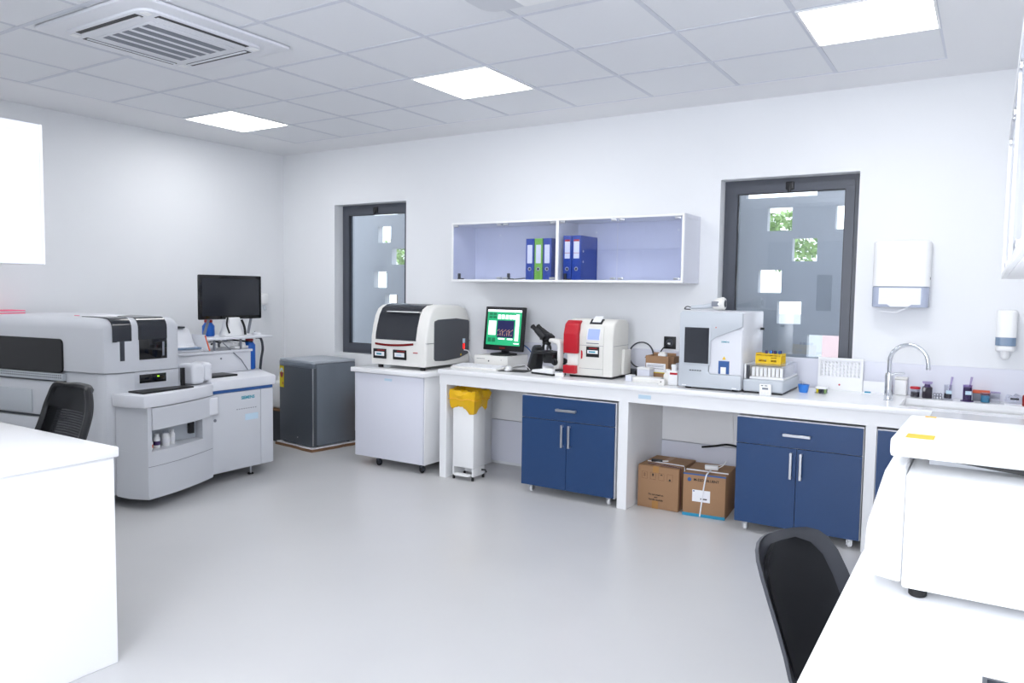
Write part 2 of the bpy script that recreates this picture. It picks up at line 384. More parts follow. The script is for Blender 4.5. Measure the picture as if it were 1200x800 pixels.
# --- blue mobile cabinets
def blue_cabinet(label, x0, x1, loc_y, drawer=True, group=None, casters=True, plinth=.06):
    t = thing('base_cabinet', label, 'cabinet', ((x0 + x1) / 2, loc_y, 0), 0, group); hw = (x1 - x0) / 2; z1 = .742
    yf = -.70 - loc_y; yb = -.09 - loc_y
    obj('body', box(-hw, hw, yf + .02, yb, plinth, z1, .0015, 1), 'white_lam', t)
    zd = .572 if drawer else z1 - .004
    def handle(par, x, z, vert):
        L = .082
        if vert: b = box(x - .008, x + .008, yf - .03, yf - .02, z - L, z + L, .002, 1); box(x - .007, x + .007, yf - .022, yf, z - L + .002, z - L + .016, bm=b); box(x - .007, x + .007, yf - .022, yf, z + L - .016, z + L - .002, bm=b)
        else: b = box(x - L, x + L, yf - .03, yf - .02, z - .009, z + .009, .002, 1); box(x - L + .002, x - L + .016, yf - .022, yf, z - .008, z + .008, bm=b); box(x + L - .016, x + L - .002, yf - .022, yf, z - .008, z + .008, bm=b)
        obj('handle', b, 'steel', par)
    if drawer:
        d = obj('drawer', box(-hw + .004, hw - .004, yf, yf + .018, zd + .002, z1 - .006, .0015, 1), 'blue_lam', t); handle(d, .0, .653, False)
    for s in (-1, 1):
        a_, b_ = sorted((s * .0015, s * (hw - .004)))
        d = obj('door', box(a_, b_, yf, yf + .018, plinth + .006, zd - .002, .0015, 1), 'blue_lam', t); handle(d, s * .029, .465, True)
    if casters:
        for sx in (-1, 1):
            for y in (yf + .06, yb - .07): caster(t, sx * (hw - .06), y, 'white', 'steel', .024, plinth + .012)
    return t
blue_cabinet('blue two door cabinet on casters beside the yellow lined pedal bin', 3.388, 4.150, -.40, group='blue cabinets under the counter')
blue_cabinet('blue two door cabinet on casters beside the cardboard boxes', 4.99, 5.732, -.40, group='blue cabinets under the counter')
blue_cabinet('blue cabinet doors under the sink next to the side bench', 5.80, 6.60, -.38, False, None, False, .03)
# --- side bench along the right wall
t = thing('side_bench', 'white bench along the right wall carrying the big white instrument', 'bench', (6.38, -2.8, 0), None)
obj('worktop', box(6.075, W - .003, -5.2, -.712, .838, CT, .004), 'worktop', t)
obj('apron', box(6.10, 6.125, -5.18, -.735, .757, .8375), 'white_lam', t, False)
for y in (-5.17, -4.05, -2.6): obj('support_panel', box(6.10, W - .02, y, y + .05, 0, .8375, .002, 1), 'white_lam', t)
obj('back_panel', box(W - .03, W - .012, -5.1, -.8, .02, .8375), 'lavender', t, False)
# --- peninsula desk, left foreground
t = thing('peninsula_desk', 'plain white desk with a full height end panel in front of the mesh chair', 'desk', (2.3, -4.15, 0), None)
obj('desk_top', box(.9, 3.432, -4.475, -3.83, .838, CT, .006), 'worktop', t)
obj('end_panel', box(3.375, 3.415, -4.47, -3.842, 0, .8375, .002, 1), 'white_lam', t)
obj('end_panel', box(.92, .96, -4.47, -3.842, 0, .8375, .002, 1), 'white_lam', t)
obj('modesty_panel', box(.961, 3.374, -4.46, -4.44, .05, .8375), 'white_lam', t, False)
# --- glass fronted wall cabinets
def wall_cabinet(label, loc, rot, L=2.03, Hh=.49, D=.33):
    t = thing('wall_cabinet', label, 'cabinet', loc, rot, 'glass fronted wall cabinets'); e = .018
    obj('back_board', box(.004, L - .004, -.012, -.002, .004, Hh - .004), 'cabinet_back', t, False)
    obj('top_board', box(0, L, -D, -.012, Hh - e, Hh, .0015, 1), 'white', t); obj('bottom_board', box(0, L, -D, -.012, 0, e, .0015, 1), 'white', t)
    obj('side_board', box(0, e, -D, -.012, e, Hh - e), 'lavender', t, False); obj('side_board', box(L - e, L, -D, -.012, e, Hh - e), 'lavender', t, False)
    obj('divider', box(L / 2 - .012, L / 2 + .012, -D, -.012, e, Hh - e), 'white', t, False)
    for x in (0, L - e): obj('edge_strip', box(x, x + e, -D - .012, -D, 0, Hh, .002, 1), 'white', t)
    for x in (-.0015, L): obj('end_trim', holed(-D, -.002, 0, Hh, x, x + .0015, [(-D + .03, -.03, .03, Hh - .03)], 'yzx'), 'lavender', t, False)
    for z in (0, Hh - e): obj('edge_strip', box(e, L - e, -D - .012, -D, z, z + e, .002, 1), 'white', t)
    obj('edge_strip', box(L / 2 - .012, L / 2 + .012, -D - .010, -D, e, Hh - e), 'white', t, False)
    for k in range(4):
        h = L / 2; x0 = (k // 2) * h + (e if k < 2 else .013) + (k % 2) * (h - e - .012) / 2; x1 = x0 + (h - e - .016) / 2
        g = obj('glass_door', box(x0 + .002, x1 - .002, -D - .007, -D - .002, e + .002, Hh - e - .002), 'cab_glass', t, False)
        for z in (e + .012, Hh - e - .012):
            for x in (x0 + .03, x1 - .03):
                if z < .1 and k in (0, 2) and x < x0 + .05: continue
                obj('hinge_clip', box(x - .022, x + .022, -D - .010, -D + .004, z - .008, z + .008, .002), 'steel', g)
        if k != 3:
            hx = x0 + .05
            obj('door_stop', join(box(hx - .012, hx + .012, -D + .006, -D + .02, e, e + .05, .003), box(hx - .012, hx + .045, -D + .004, -D + .022, e, e + .009, .002)), 'black', g)
    for x in (.28, 1.19, L - .16): obj('screw_cover', cyl(.008, .003, (x, -.015, Hh - .09), 'y'), 'white', t)
    return t
wall_cabinet('white glass fronted wall cabinet holding blue and green binders', (2.452, -.002, 1.583), 0)
wall_cabinet('white glass fronted wall cabinet on the right wall above the side bench', (W - .002, -2.35, 1.58), R(-90))
wall_cabinet('white wall cabinet hanging above the desk with the full height end panel', (3.45, -4.478, 1.585), R(180), D=.37)
def binder(label, x, wd, m, big=False, col='paper'):
    t = thing('ring_binder', label, 'binder', (x, -.02, 1.6012), 0, 'ring binders in the wall cabinet'); D = .28; h = .325 if not big else .34; wd -= .004
    b = box(0, .004, -D, 0, 0, h, .001, 1); box(wd - .004, wd, -D, 0, 0, h, .001, 1, bm=b)
    obj('cover', b, m, t); obj('spine', box(0, wd, -D - .006, -D, 0, h, .002), m, t)
    obj('pages', box(.006, wd - .006, -D + .004, -.012, .008, h - .02), 'paper', t, False)
    lb = obj('spine_label', box(.014, wd - .014, -D - .0072, -D - .006, .13 if not big else .165, h - (.05 if not big else .03), 0), 'paper', t, False)
    if big: obj('label_band', box(.014, wd - .014, -D - .0082, -D - .0072, h - .045, h - .03), 'red', lb, False); obj('label_line', box(.014, wd - .014, -D - .0082, -D - .0072, .205, .208), 'red', lb, False)
    obj('finger_ring', lathe([(.014, 0), (.016, .002), (.011, .003), (.009, .001)], (wd / 2, -D - .006, .085), 16, None, Matrix.Rotation(R(90), 4, 'X')), 'steel', t)
    obj('finger_hole', cyl(.0095, .001, (wd / 2, -D - .0072, .085), 'y'), 'black', t)
    if big:
        for z in (.14, .22): obj('rivet', cyl(.009, .002, (wd - .001, -D + .035, z), 'x'), 'steel', t)
binder('blue ring binder left of the green binder', 3.165, .078, 'binder_blue'); binder('lime green ring binder between two blue binders', 3.245, .076, 'binder_green'); binder('blue ring binder between the green binder and the cabinet divider', 3.323, .078, 'binder_blue')
binder('blue ring binder with blank red topped label beside the cabinet divider', 3.503, .076, 'binder_blue', True); binder('blue ring binder with scribbled red topped label, its side cover showing', 3.58, .080, 'binder_blue', True)
t = thing('paper_sheet', 'curled white sheet lying in the cabinet beside the binders', 'paper', (2.90, -.24, 1.6013), 0)
obj('sheet', prism([(0, 0), (.08, .002), (.17, .008), (.24, .014), (.24, .0155), (.17, .0095), (.08, .0035), (0, .0015)], 'y', -.07, .07), 'paper', t)

# ---------------------------------------------------------------- white cart, coagulation analyser, bin, fridge
t = thing('instrument_cart', 'white box cart on casters carrying the dark windowed analyser', 'cart', (2.09, -.40, 0), None)
obj('body', box(1.722, 2.475, -.715, -.08, .075, .80, .003), 'white_lam', t)
obj('front_panel', box(1.726, 2.471, -.733, -.7152, .08, .795, .002), 'lavender', t)
obj('cart_top', box(1.69, 2.50, -.755, -.05, .8005, .84, .006), 'worktop', t)
obj('sticker', box(2.06, 2.14, -.7345, -.733, .745, .765), 'pale_blue', t, False)
for x in (1.95, 2.42):
    for y in (-.68, -.14): caster(t, x, y, 'rubber', 'dark_grey', .03, .076)
A0 = Vector((2.13, -.38, .84))
t = thing('benchtop_analyser', 'cream rounded analyser with dark curved window and red stripe on the cart', 'analyser', A0, None)
x0, x1 = 1.835, 2.44; yb = -.045
prof = [(-.655, .872), (-.662, 1.0), (-.66, 1.10), (-.64, 1.20), (-.61, 1.29), (-.575, 1.345), (-.52, 1.375), (-.44, 1.385), (-.20, 1.378), (-.10, 1.35), (yb, 1.26), (yb, .872)]
obj('housing', prism(prof, 'x', x0, x1, .02, 3, sel=lambda a_, b_: abs(a_.x - b_.x) < 1e-5), 'cream_white', t)
def band(pts, x0, x1, off, th):      # strip that follows the (y,z) profile
    n = len(pts); ins = []; outs = []
    for i in range(n):
        p, q = Vector(pts[max(i - 1, 0)]), Vector(pts[min(i + 1, n - 1)]); d = (q - p).normalized(); nn = Vector((-d.y, d.x)); c = Vector(pts[i])
        ins.append(tuple(c + nn * off)); outs.append(tuple(c + nn * (off + th)))
    return prism(ins + outs[::-1], 'x', x0, x1)
obj('window', band([(-.6605, 1.085), (-.655, 1.14), (-.64, 1.20), (-.625, 1.245), (-.61, 1.29), (-.575, 1.345), (-.52, 1.375), (-.44, 1.385)], x0 + .06, x1 - .105, -.002, .005), 'smoke', t)
obj('window_handle', box(x0 + .15, x1 - .12, -.628, -.60, 1.318, 1.326, .003), 'white', t)
sp = [(x0 + .055 + .42 * i / 8, -.664 + .02 * (2 * abs(i / 8 - .5)) ** 2 * .2, 1.058 - .018 * math.sin(PI * (i + 2) / 10)) for i in range(9)]
b = BM()
for p, q in zip(sp, sp[1:]):
    vs = [b.verts.new((a_[0], a_[1] - .004, a_[2] + dz)) for a_, dz in ((p, -.009), (q, -.009), (q, .009), (p, .009))]; b.faces.new(vs)
bmesh.ops.solidify(b, geom=b.faces[:], thickness=.004)
obj('red_stripe', b, 'dark_red', t)
for k, x in enumerate((1.872, 2.092)):
    s = obj('front_label', box(x, x + .145, -.668, -.6615, .922, 1.005, .004), 'black', t)
    obj('label_display', box(x + .02, x + .125, -.6695, -.668, .945, .98), 'paper', s, False)
    obj('label_mark', box(x + .04, x + .095, -.6705, -.6695, .955, .968), 'teal' if k == 0 else 'pale_blue', s, False)
    obj('label_band', box(x + .045, x + .13, -.6695, -.668, .989, .997), 'dark_red', s, False)
obj('brand_mark', box(2.31, 2.355, -.668, -.662, .985, .992), 'red', t, False)
sd = [(-.555, .935), (-.54, .92), (-.42, .912), (-.20, .925), (-.075, .955), (-.062, .975), (-.062, 1.235), (-.075, 1.25), (-.25, 1.268), (-.50, 1.262), (-.548, 1.25), (-.555, 1.235)]
obj('side_panel', prism(sd, 'x', x1 - .002, x1 + .006, .002, 1), 'panel_grey', t)
obj('seam', box(x0 - .001, x1 + .007, -.657, -.046, 1.066, 1.069), 'panel_grey', t, False)
obj('power_switch', box(x1 + .006, x1 + .01, -.155, -.13, 1.0, 1.045, .002), 'led_red', t)
obj('power_inlet', box(x1 + .006, x1 + .01, -.16, -.125, 1.05, 1.09, .002), 'pale_blue', t)
obj('warning_mark', prism([(-.195, .945), (-.172, .945), (-.1835, .965)], 'x', x1 + .006, x1 + .007), 'yellow', t)
obj('power_cord', tube(smooth_path([(x1 + .01, -.142, .99), (x1 + .05, -.14, .985), (x1 + .075, -.14, .95), (x1 + .08, -.1, .90), (x1 + .05, -.05, .87), (x1 + .0, -.042, .86)]), .005), 'white', t)
for x in (1.90, 2.36):
    for y in (-.60, -.12): obj('foot', cyl(.022, .033, (x, y, .8402)), 'rubber', t)

t = thing('pedal_bin', 'tall white metal pedal bin lined with a yellow bag under the counter', 'bin', (2.818, -.575, 0), R(2))
w2, d2 = .098, .085
obj('body', box(-w2, w2, -d2, d2, .10, .60, .004), 'white', t)
obj('base_skirt', join(join(box(-w2, -w2 + .012, -d2, d2, .03, .099), box(w2 - .012, w2, -d2, d2, .03, .099)), box(-w2, w2, d2 - .012, d2, .03, .099)), 'white', t, False)
obj('pedal', prism([(-.06, -.12), (.06, -.12), (.075, -.105), (.075, -.06), (-.075, -.06), (-.075, -.105)], 'z', .035, .05, .004, 1), 'white', t)
obj('hinge_bar', tube([(w2, .04, .07), (w2 + .03, .05, .07), (w2 + .04, .05, .05)], .008), 'black', t)
for sx in (-1, 1):
    for sy in (-1, 1): obj('foot', cyl(.011, .032, (sx * (w2 - .008), sy * (d2 - .008), 0)), 'rubber', t)
b = BM(); rings = []; N = 48; rn = random.Random(4)
def sq(a_, hx, hy):
    c, s = math.cos(a_), math.sin(a_); k = 1 / max(abs(c), abs(s)); return hx * c * k, hy * s * k
lev = [(.0, .56, .0), (.012, .575, .004), (.018, .615, .008), (.022, .65, .010), (.030, .685, .012), (.022, .712, .012), (-.004, .718, .008), (-.014, .66, .004), (-.014, .50, .0)]
for li, (o_, z, j_) in enumerate(lev):
    ring = []
    for i in range(N):
        a_ = 2 * PI * i / N; x, y = sq(a_, w2 + o_, d2 + o_); jj = j_ * math.sin(5 * a_ + li) + rn.uniform(-1, 1) * j_ * .6
        zz = z + (.035 * math.sin(3 * a_ + .9) * (1 if li == 0 else .55 if li == 1 else 0)) + (rn.uniform(-.008, .008) if li < 7 else 0) + (.022 * max(0, math.cos(a_ - 2.6)) if li in (4, 5, 6) else 0)
        ring.append(b.verts.new((x * (1 + jj / .2), y * (1 + jj / .2), zz)))
    rings.append(ring)
for A, B in zip(rings, rings[1:]):
    for i in range(N): b.faces.new((A[i], A[(i + 1) % N], B[(i + 1) % N], B[i]))
b.faces.new(rings[-1])
obj('bag', b, 'bag', t)
obj('bag_tie', tube([(*sq(2 * PI * i / 40, w2 + .026, d2 + .026), .648 + .006 * math.sin(i)) for i in range(41)], .004, 6), 'sticky', t)

FR = R(-8)
t = thing('mini_fridge', 'small grey fridge with a yellow energy sticker standing in the corner', 'fridge', (.862, -.352, .035), FR)
hw, hd = .27, .245
obj('cabinet', box(-hw, hw, -hd + .05, hd, .012, .775, .006), 'fridge_side', t)
obj('top_cover', box(-hw, hw, -hd + .012, hd, .776, .80, .006), 'fridge_top', t)
d = obj('fridge_door', prism([(-hw, -hd + .046), (-hw, -hd + .008), (-hw + .10, -hd - .006), (0, -hd - .010), (hw - .10, -hd - .006), (hw, -hd + .008), (hw, -hd + .046)], 'z', .012, .735), 'fridge_door', t)
obj('door_cap', prism([(-hw, -hd + .046), (-hw, -hd + .006), (-hw + .10, -hd - .008), (0, -hd - .012), (hw - .10, -hd - .008), (hw, -hd + .006), (hw, -hd + .046)], 'z', .736, .776, .004), 'fridge_side', d)
obj('edge_trim', box(hw - .007, hw + .001, -hd + .003, -hd + .013, .013, .735, .002), 'steel', d)
obj('gasket_or_dark_gap', box(-hw + .01, hw - .008, -hd + .0465, -hd + .0495, .02, .77), 'black', t, False)
SM = Matrix.Translation((-hw, -hd + .0068, 0)) @ Matrix.Rotation(R(-8), 4, 'Z')
def stk(b): bmesh.ops.transform(b, matrix=SM, verts=b.verts); return b
st = obj('energy_sticker', box(.008, .096, -.0022, -.0004, .525, .73, mx=SM), 'sticker_yellow', d, False)
obj('sticker_arch', stk(prism([(.052 + .038 * math.cos(PI * i / 12), .668 + .042 * math.sin(PI * i / 12)) for i in range(13)] + [(.052 + .018 * math.cos(PI * (12 - i) / 12), .668 + .02 * math.sin(PI * (12 - i) / 12)) for i in range(13)], 'y', -.003, -.0022)), 'pale_blue', st, False)
obj('sticker_shield', stk(prism([(.016, .668), (.088, .668), (.076, .63), (.052, .612), (.028, .63)], 'y', -.003, -.0022)), 'dark_red', st, False)
obj('sticker_bar', box(.07, .084, -.003, -.0022, .555, .575, mx=SM), 'red', st, False)
obj('badge', cyl(.006, .002, (.05, -hd - .012, .075), 'y'), 'steel', d)
for x in (-hw + .05, hw - .05):
    for y in (-hd + .08, hd - .05): obj('foot', cyl(.018, .012, (x, y, 0)), 'rubber', t)
t = thing('packing_base', 'brown cardboard packing tray with foam left under the small fridge', 'packaging', (.862, -.352, 0), FR)
rnp = random.Random(2)
pts = []
for i in range(40):
    x, y = sq(2 * PI * i / 40, hw + .02, hd + .025); k = 1 + rnp.uniform(-.02, .02); pts.append((x * k, y * k))
obj('tray', prism(pts, 'z', 0, .024), 'kraft_dark', t); obj('foam', prism([(x * .965, y * .965) for x, y in pts], 'z', .0242, .0345), 'paper', t)
t = thing('plastic_canister', 'white canister on a dark crate between the fridge and the analyser', 'canister', (.40, -.36, .315), 0)
obj('body', box(-.10, .10, -.09, .09, 0, .27, .025, 3), 'white', t); obj('handle', tube(smooth_path([(-.06, 0, .27), (-.05, 0, .315), (.03, 0, .315), (.04, 0, .27)]), .012), 'white', t); obj('cap', cyl(.025, .03, (.075, 0, .265)), 'black', t)
t = thing('dark_crate', 'dark grey crate on the floor between the fridge and the analyser', 'crate', (.40, -.36, 0), 0)
obj('crate_body', holed(-.13, .13, -.13, .13, 0, .30, [(-.118, .118, -.118, .118)], 'xyz'), 'dark_grey', t, False); obj('crate_lid', box(-.135, .135, -.135, .135, .3003, .3145, .004), 'kraft_dark', t); obj('crate_floor', box(-.117, .117, -.117, .117, .002, .012), 'dark_grey', t, False)
t = thing('flat_carton', 'flat brown carton leaning on the wall between fridge and cart', 'box', (1.30, -.075, 0), 0)
obj('carton', box(-.11, .11, -.03, .03, .17 - .168, .48, .003), 'kraft', t); obj('carton_band', box(-.1105, .1105, -.0305, .0305, .17, .185), 'siemens_blue', t, False); obj('carton_mark', box(-.06, -.04, -.0315, -.03, .21, .23), 'ink', t, False)

# ---------------------------------------------------------------- cardboard boxes under the counter
def carton(label, loc, rot, wx, dy, h, m='kraft'):
    t = thing('cardboard_box', label, 'box', loc, rot, 'cardboard boxes under the counter')
    c = obj('carton', box(0, wx, 0, dy, 0, h - .003, .004), m, t)
    for y0, y1 in ((.001, dy / 2 - .002), (dy / 2 + .002, dy - .001)): obj('flap', box(.001, wx - .001, y0, y1, h - .0028, h, .001, 1), m, t)
    return t
t = carton('brown cardboard box with handling symbols and three lines of print', (4.262, -.535, 0), 0, .30, .36, .30)
obj('tape', box(.11, .155, -.0012, .0002, .255, .301), 'tape', t, False); obj('tape', box(.11, .155, -.0012, .0002, 0, .055), 'tape', t, False); obj('tape', box(.11, .155, 0, .36, .3001, .301), 'tape', t, False)
for k, x in enumerate((.05, .112, .174, .236)):
    s = obj('symbol', holed(x - .02, x + .02, .205, .255, -.0014, .0002, [(x - .0185, x + .0185, .2065, .2535)]), 'kraft_dark', t, False)
    q = [[(x - .006, .22), (x + .006, .22), (x + .006, .245), (x - .006, .245)], [(x - .004, .228), (x + .004, .228), (x + .006, .247), (x - .006, .247)], [(x - .01, .24), (x + .01, .24), (x, .249)], [(x - .007, .209), (x + .007, .209), (x + .005, .222), (x - .005, .222)]][k]
    obj('symbol_mark', prism(q, 'y', -.0014, .0002), 'kraft_dark' if k == 0 else 'ink', t, False)
for s, z in (('Do not tread on', .094), ('and', .076), ('Handle carefully', .058)): text('lettering', s, .0165, (.137, -.0008, z), FRONT, 'ink', t, 'CENTER', .0004)
obj('strap', tube(smooth_path([(.05, .06, .303), (.15, .05, .304), (.24, .04, .304), (.297, .03, .300), (.302, .03, .28), (.302, .035, .02)], 4), .004, 6), 'lilac_clear', t)
obj('strap', tube([(.02, .13, .303), (.297, .11, .303), (.302, .11, .28), (.302, .11, .02)], .004, 6), 'paper', t)
t = carton('brown cardboard box with blue edge bands, white label and loose strap', (4.604, -.565, 0), R(5), .285, .36, .295)
obj('edge_band', box(-.0008, .2858, -.0008, .002, .285, .2945), 'siemens_blue', t, False); obj('edge_band', box(-.0008, .2858, -.0008, .002, .001, .022), 'cyan', t, False)
obj('logo', prism([(.043 + .014 * math.cos(2 * PI * i / 8 + .39), .252 + .014 * math.sin(2 * PI * i / 8 + .39)) for i in range(8)], 'y', -.0015, .0005), 'siemens_blue', t)
text('lettering', 'M-52D DILUENT', .0235, (.072, -.0008, .246), FRONT, 'ink', t, 'LEFT', .0006)
lb = obj('shipping_label', box(.065, .185, -.0014, .0002, .105, .185), 'paper', t, False)
obj('label_print', box(.12, .165, -.002, -.0014, .122, .13), 'ink', lb, False); obj('label_mark', box(.07, .08, -.002, -.0014, .172, .18), 'siemens_blue', lb, False)
obj('strap', tube(smooth_path([(.16, .12, .302), (.16, .03, .302), (.155, -.004, .285), (.14, -.005, .19), (.13, -.004, .10), (.12, -.004, .006)], 5), .005, 6), 'paper', t)
obj('strap', tube([(.0, .09, .299), (.285, .08, .299)], .005, 6), 'paper', t)
t = thing('white_adapter', 'white power adapter with loose cable lying on the label box', 'adapter', (4.74, -.38, .2952), R(20))
obj('adapter_body', box(-.045, .045, -.025, .025, 0, .03, .006), 'white', t)
obj('cable', tube(smooth_path([(.045, 0, .012), (.08, .02, .03), (.10, .06, .05), (.09, .10, .02), (.05, .11, .006)]), .003, 6), 'white', t)
t = thing('black_plug', 'black plug lying on the box with handling symbols', 'plug', (4.36, -.40, .3012), R(8))
obj('plug_body', box(-.05, .03, -.012, .012, 0, .02, .005), 'black', t); obj('plug_tail', tube([(.03, 0, .01), (.07, .01, .012)], .004, 6), 'white', t)
t = thing('hanging_cable', 'black cable sagging along the panel above the cardboard boxes', 'cable', (4.75, -.045, .394), None)
obj('cable', tube(smooth_path([(4.56, -.044, .375), (4.66, -.044, .395), (4.75, -.045, .415), (4.85, -.046, .40), (4.93, -.046, .345), (4.95, -.046, .30)]), .008, 6), 'black', t)
t = thing('hanging_cable', 'thin white cables hanging down the panel behind the label box', 'cable', (4.80, -.05, .3), None)
for dx in (0, .025): obj('cable', tube(smooth_path([(4.76 + dx, -.036, .83), (4.78 + dx * 2, -.036, .6), (4.79 + dx * 1.4, -.036, .45), (4.78 + dx * 2, -.036, .42)]), .0025, 6), 'white', t)

# ---------------------------------------------------------------- things on the counter
def ui(parent, x0, x1, z0, z1, y, m, name='screen_area'): return obj(name, box(x0, x1, y - .0006, y, z0, z1), m, parent, False)
# keyboard
t = thing('keyboard', 'white computer keyboard in front of the desktop computer case', 'keyboard', (2.83, -.46, CT), 0)
obj('case', prism([(-.085, 0), (.085, 0), (.085, .024), (-.085, .012)], 'x', -.225, .225, .003), 'cream_white', t)
b = BM()
for r_ in range(5):
    for c_ in range(18):
        y = -.07 + r_ * .031; z = .0125 + (y + .085) * .0706
        box(-.215 + c_ * .024, -.215 + c_ * .024 + .02, y, y + .025, z, z + .007, 0, bm=b)
tag(obj('keys', b, 'paper', t, False), kind='stuff')
# computer case + monitor
t = thing('desktop_computer', 'white flat desktop computer case lying under the green screen monitor', 'computer', (2.87, -.19, CT), 0)
obj('case', box(-.165, .165, -.16, .16, .006, .098, .004), 'cream_white', t)
obj('power_button', cyl(.006, .003, (-.02, -.163, .055), 'y'), 'dark_grey', t); obj('indicator', box(.10, .104, -.1615, -.16, .065, .07), 'dark_grey', t, False)
obj('drive_slot', box(-.14, -.06, -.1612, -.16, .07, .073), 'panel_grey', t, False)
for x in (-.14, .14):
    for y in (-.13, .13): obj('foot', cyl(.012, .006, (x, y, 0)), 'rubber', t)
t = thing('computer_monitor', 'black framed monitor with a green control program on its screen', 'monitor', (2.905, -.21, CT + .0985), R(-5))
obj('stand_foot', lathe([(.11, 0), (.115, .004), (.11, .012), (.04, .02)], (0, 0, 0), 24), 'black', t)
obj('stand_neck', box(-.035, .035, .01, .035, .012, .12, .004), 'black', t)
hm = R(-6); mm = Matrix.Translation((0, -.005, .035)) @ Matrix.Rotation(hm, 4, 'X')
def mbox(*a_, **k_): return box(*a_, mx=mm, **k_)
obj('monitor_back', mbox(-.18, .18, .012, .04, .03, .32, bev=.01), 'black', t)
obj('bezel', mbox(-.205, .205, -.018, .012, 0, .365, bev=.006), 'black', t)
sc = obj('screen', mbox(-.178, .178, -.0188, -.018, .045, .34), 'green_ui', t, False)
def u2(x0, x1, z0, z1, m, dy=.0006, n='screen_area'): obj(n, mbox(-.178 + x0 * .356, -.178 + x1 * .356, -.0188 - dy, -.0188, .045 + z0 * .295, .045 + z1 * .295), m, sc, False)
u2(0, 1, .94, 1, 'white_ui'); u2(.31, .80, .22, .70, 'navy_ui'); u2(.05, .27, .28, .68, 'white_ui'); u2(.84, .94, .14, .88, 'white_ui')
for x in (.31, .42, .54, .65, .75): u2(x, x + .085, .74, .86, 'white_ui')
for x in (.05, .17):
    for z in (.75, .84): u2(x, x + .1, z, z + .07, 'dgreen_ui')
    u2(x, x + .1, .08, .2, 'dgreen_ui')
u2(.36, .55, .16, .20, 'white_ui'); u2(.62, .78, .16, .20, 'white_ui'); u2(.82, .97, .05, .08, 'white_ui')
for i in range(14): u2(.33 + i * .033, .345 + i * .033, .40 + .03 * math.sin(i * 2.1), .42 + .03 * math.sin(i * 2.1), 'orange_ui', .0012, 'graph_point')
for i in range(7): u2(.34 + i * .065, .35 + i * .065, .27, .30 + .05 * (i % 3), 'orange_ui', .0012, 'graph_bar')
obj('brand_mark', mbox(-.03, .03, -.0186, -.018, .018, .026), 'dark_red', t, False)
obj('video_cable', tube(smooth_path([(.10, .03, .12), (.19, .05, .08), (.25, .05, .03), (.30, .06, -.06), (.33, .08, -.09)]), .005, 6), 'siemens_blue', t)
# mat, mouse
t = thing('mouse_mat', 'black mouse mat with rounded corners under the white mouse', 'mat', (3.16, -.46, CT), R(10))
obj('mat', prism([(-.10, -.06), (.10, -.06), (.12, -.04), (.12, .09), (.10, .11), (-.10, .11), (-.12, .09), (-.12, -.04)], 'z', 0, .004), 'black', t)
t = thing('computer_mouse', 'white computer mouse on the black mat', 'mouse', (3.11, -.45, CT + .0042), R(15))
b = BM(); bmesh.ops.create_uvsphere(b, u_segments=20, v_segments=12, radius=1)
for v in b.verts: v.co = Vector((v.co.x * .031, v.co.y * .055, max(v.co.z, 0) * (.036 + .006 * v.co.y)))
bmesh.ops.remove_doubles(b, verts=b.verts, dist=1e-5)
obj('shell', b, 'white', t); obj('scroll_wheel', cyl(.008, .006, (-.003, .03, .026), 'x'), 'dark_grey', t)
obj('mouse_cable', tube(smooth_path([(0, .054, .008), (.03, .09, .03), (.09, .12, .035), (.14, .09, .012), (.16, .05, .004)]), .0025, 6), 'white', t)
# slanted black device
t = thing('desk_phone', 'black slanted phone shaped device between monitor and microscope', 'phone', (3.255, -.28, CT), R(-25))
obj('stand', prism([(-.07, 0), (.06, 0), (.06, .02), (.045, .02), (.075, .185), (.045, .195), (-.045, .03), (-.07, .02)], 'y', -.035, .035, .004), 'black', t)
obj('handset', prism([(-.085, .02), (-.055, .012), (.045, .185), (.04, .205), (.015, .205), (-.01, .19)], 'y', -.028, .028, .006), 'dark_grey', t)
# microscope
t = thing('microscope', 'black and white binocular microscope with a white base', 'microscope', (3.50, -.47, CT), R(-14))
obj('base', prism([(-.13, .012), (.09, .012), (.09, .05), (.0, .058), (-.04, .04), (-.13, .032)], 'y', -.075, .075, .008, 3), 'white', t)
obj('base_plate', box(-.132, .092, -.077, .077, 0, .0125, .003), 'black', t)
obj('lamp_port', cyl(.028, .018, (-.045, 0, .04)), 'white', t)
obj('arm', prism([(.05, .05), (.10, .05), (.115, .10), (.115, .25), (.10, .275), (.0, .278), (-.01, .25), (.07, .24), (.085, .22), (.085, .12), (.06, .10)], 'y', -.025, .025, .01, 3), 'cream_white', t)
obj('stage', box(-.11, .07, -.08, .08, .158, .176, .003), 'black', t)
obj('stage_clip', box(-.08, -.02, -.03, .05, .176, .182, .002), 'dark_grey', t)
obj('condenser', lathe([(.018, .085), (.028, .10), (.03, .13), (.02, .158)], (-.045, 0, 0)), 'black', t)
obj('stage_bracket', box(-.03, .06, -.05, .05, .09, .157, .006), 'black', t)
for y in (-.055, .037): obj('focus_knob', cyl(.026, .018 if y > 0 else .02, (.095, y - .012 if y < 0 else y, .105), 'y', 18, bev=.004), 'black', t)
for y in (-.078, .055): obj('fine_focus_knob', cyl(.017, .014, (.095, y, .105), 'y', 16), 'black', t)
obj('nosepiece', lathe([(.03, .225), (.034, .235), (.034, .25), (.02, .262)], (-.045, 0, 0)), 'black', t)
for k in range(4):
    a_ = k * PI / 2 + .5; dx, dy = math.cos(a_), math.sin(a_)
    obj('objective_lens', tube([(-.045 + .018 * dx, .018 * dy, .232), (-.045 + .028 * dx, .028 * dy, .205), (-.045 + .034 * dx, .034 * dy, .186)], [.011, .011, .006]), 'steel' if k % 2 else 'black', t)
obj('head', prism([(-.09, .262), (.0, .262), (.01, .29), (-.03, .315), (-.075, .30)], 'y', -.04, .04, .008), 'black', t)
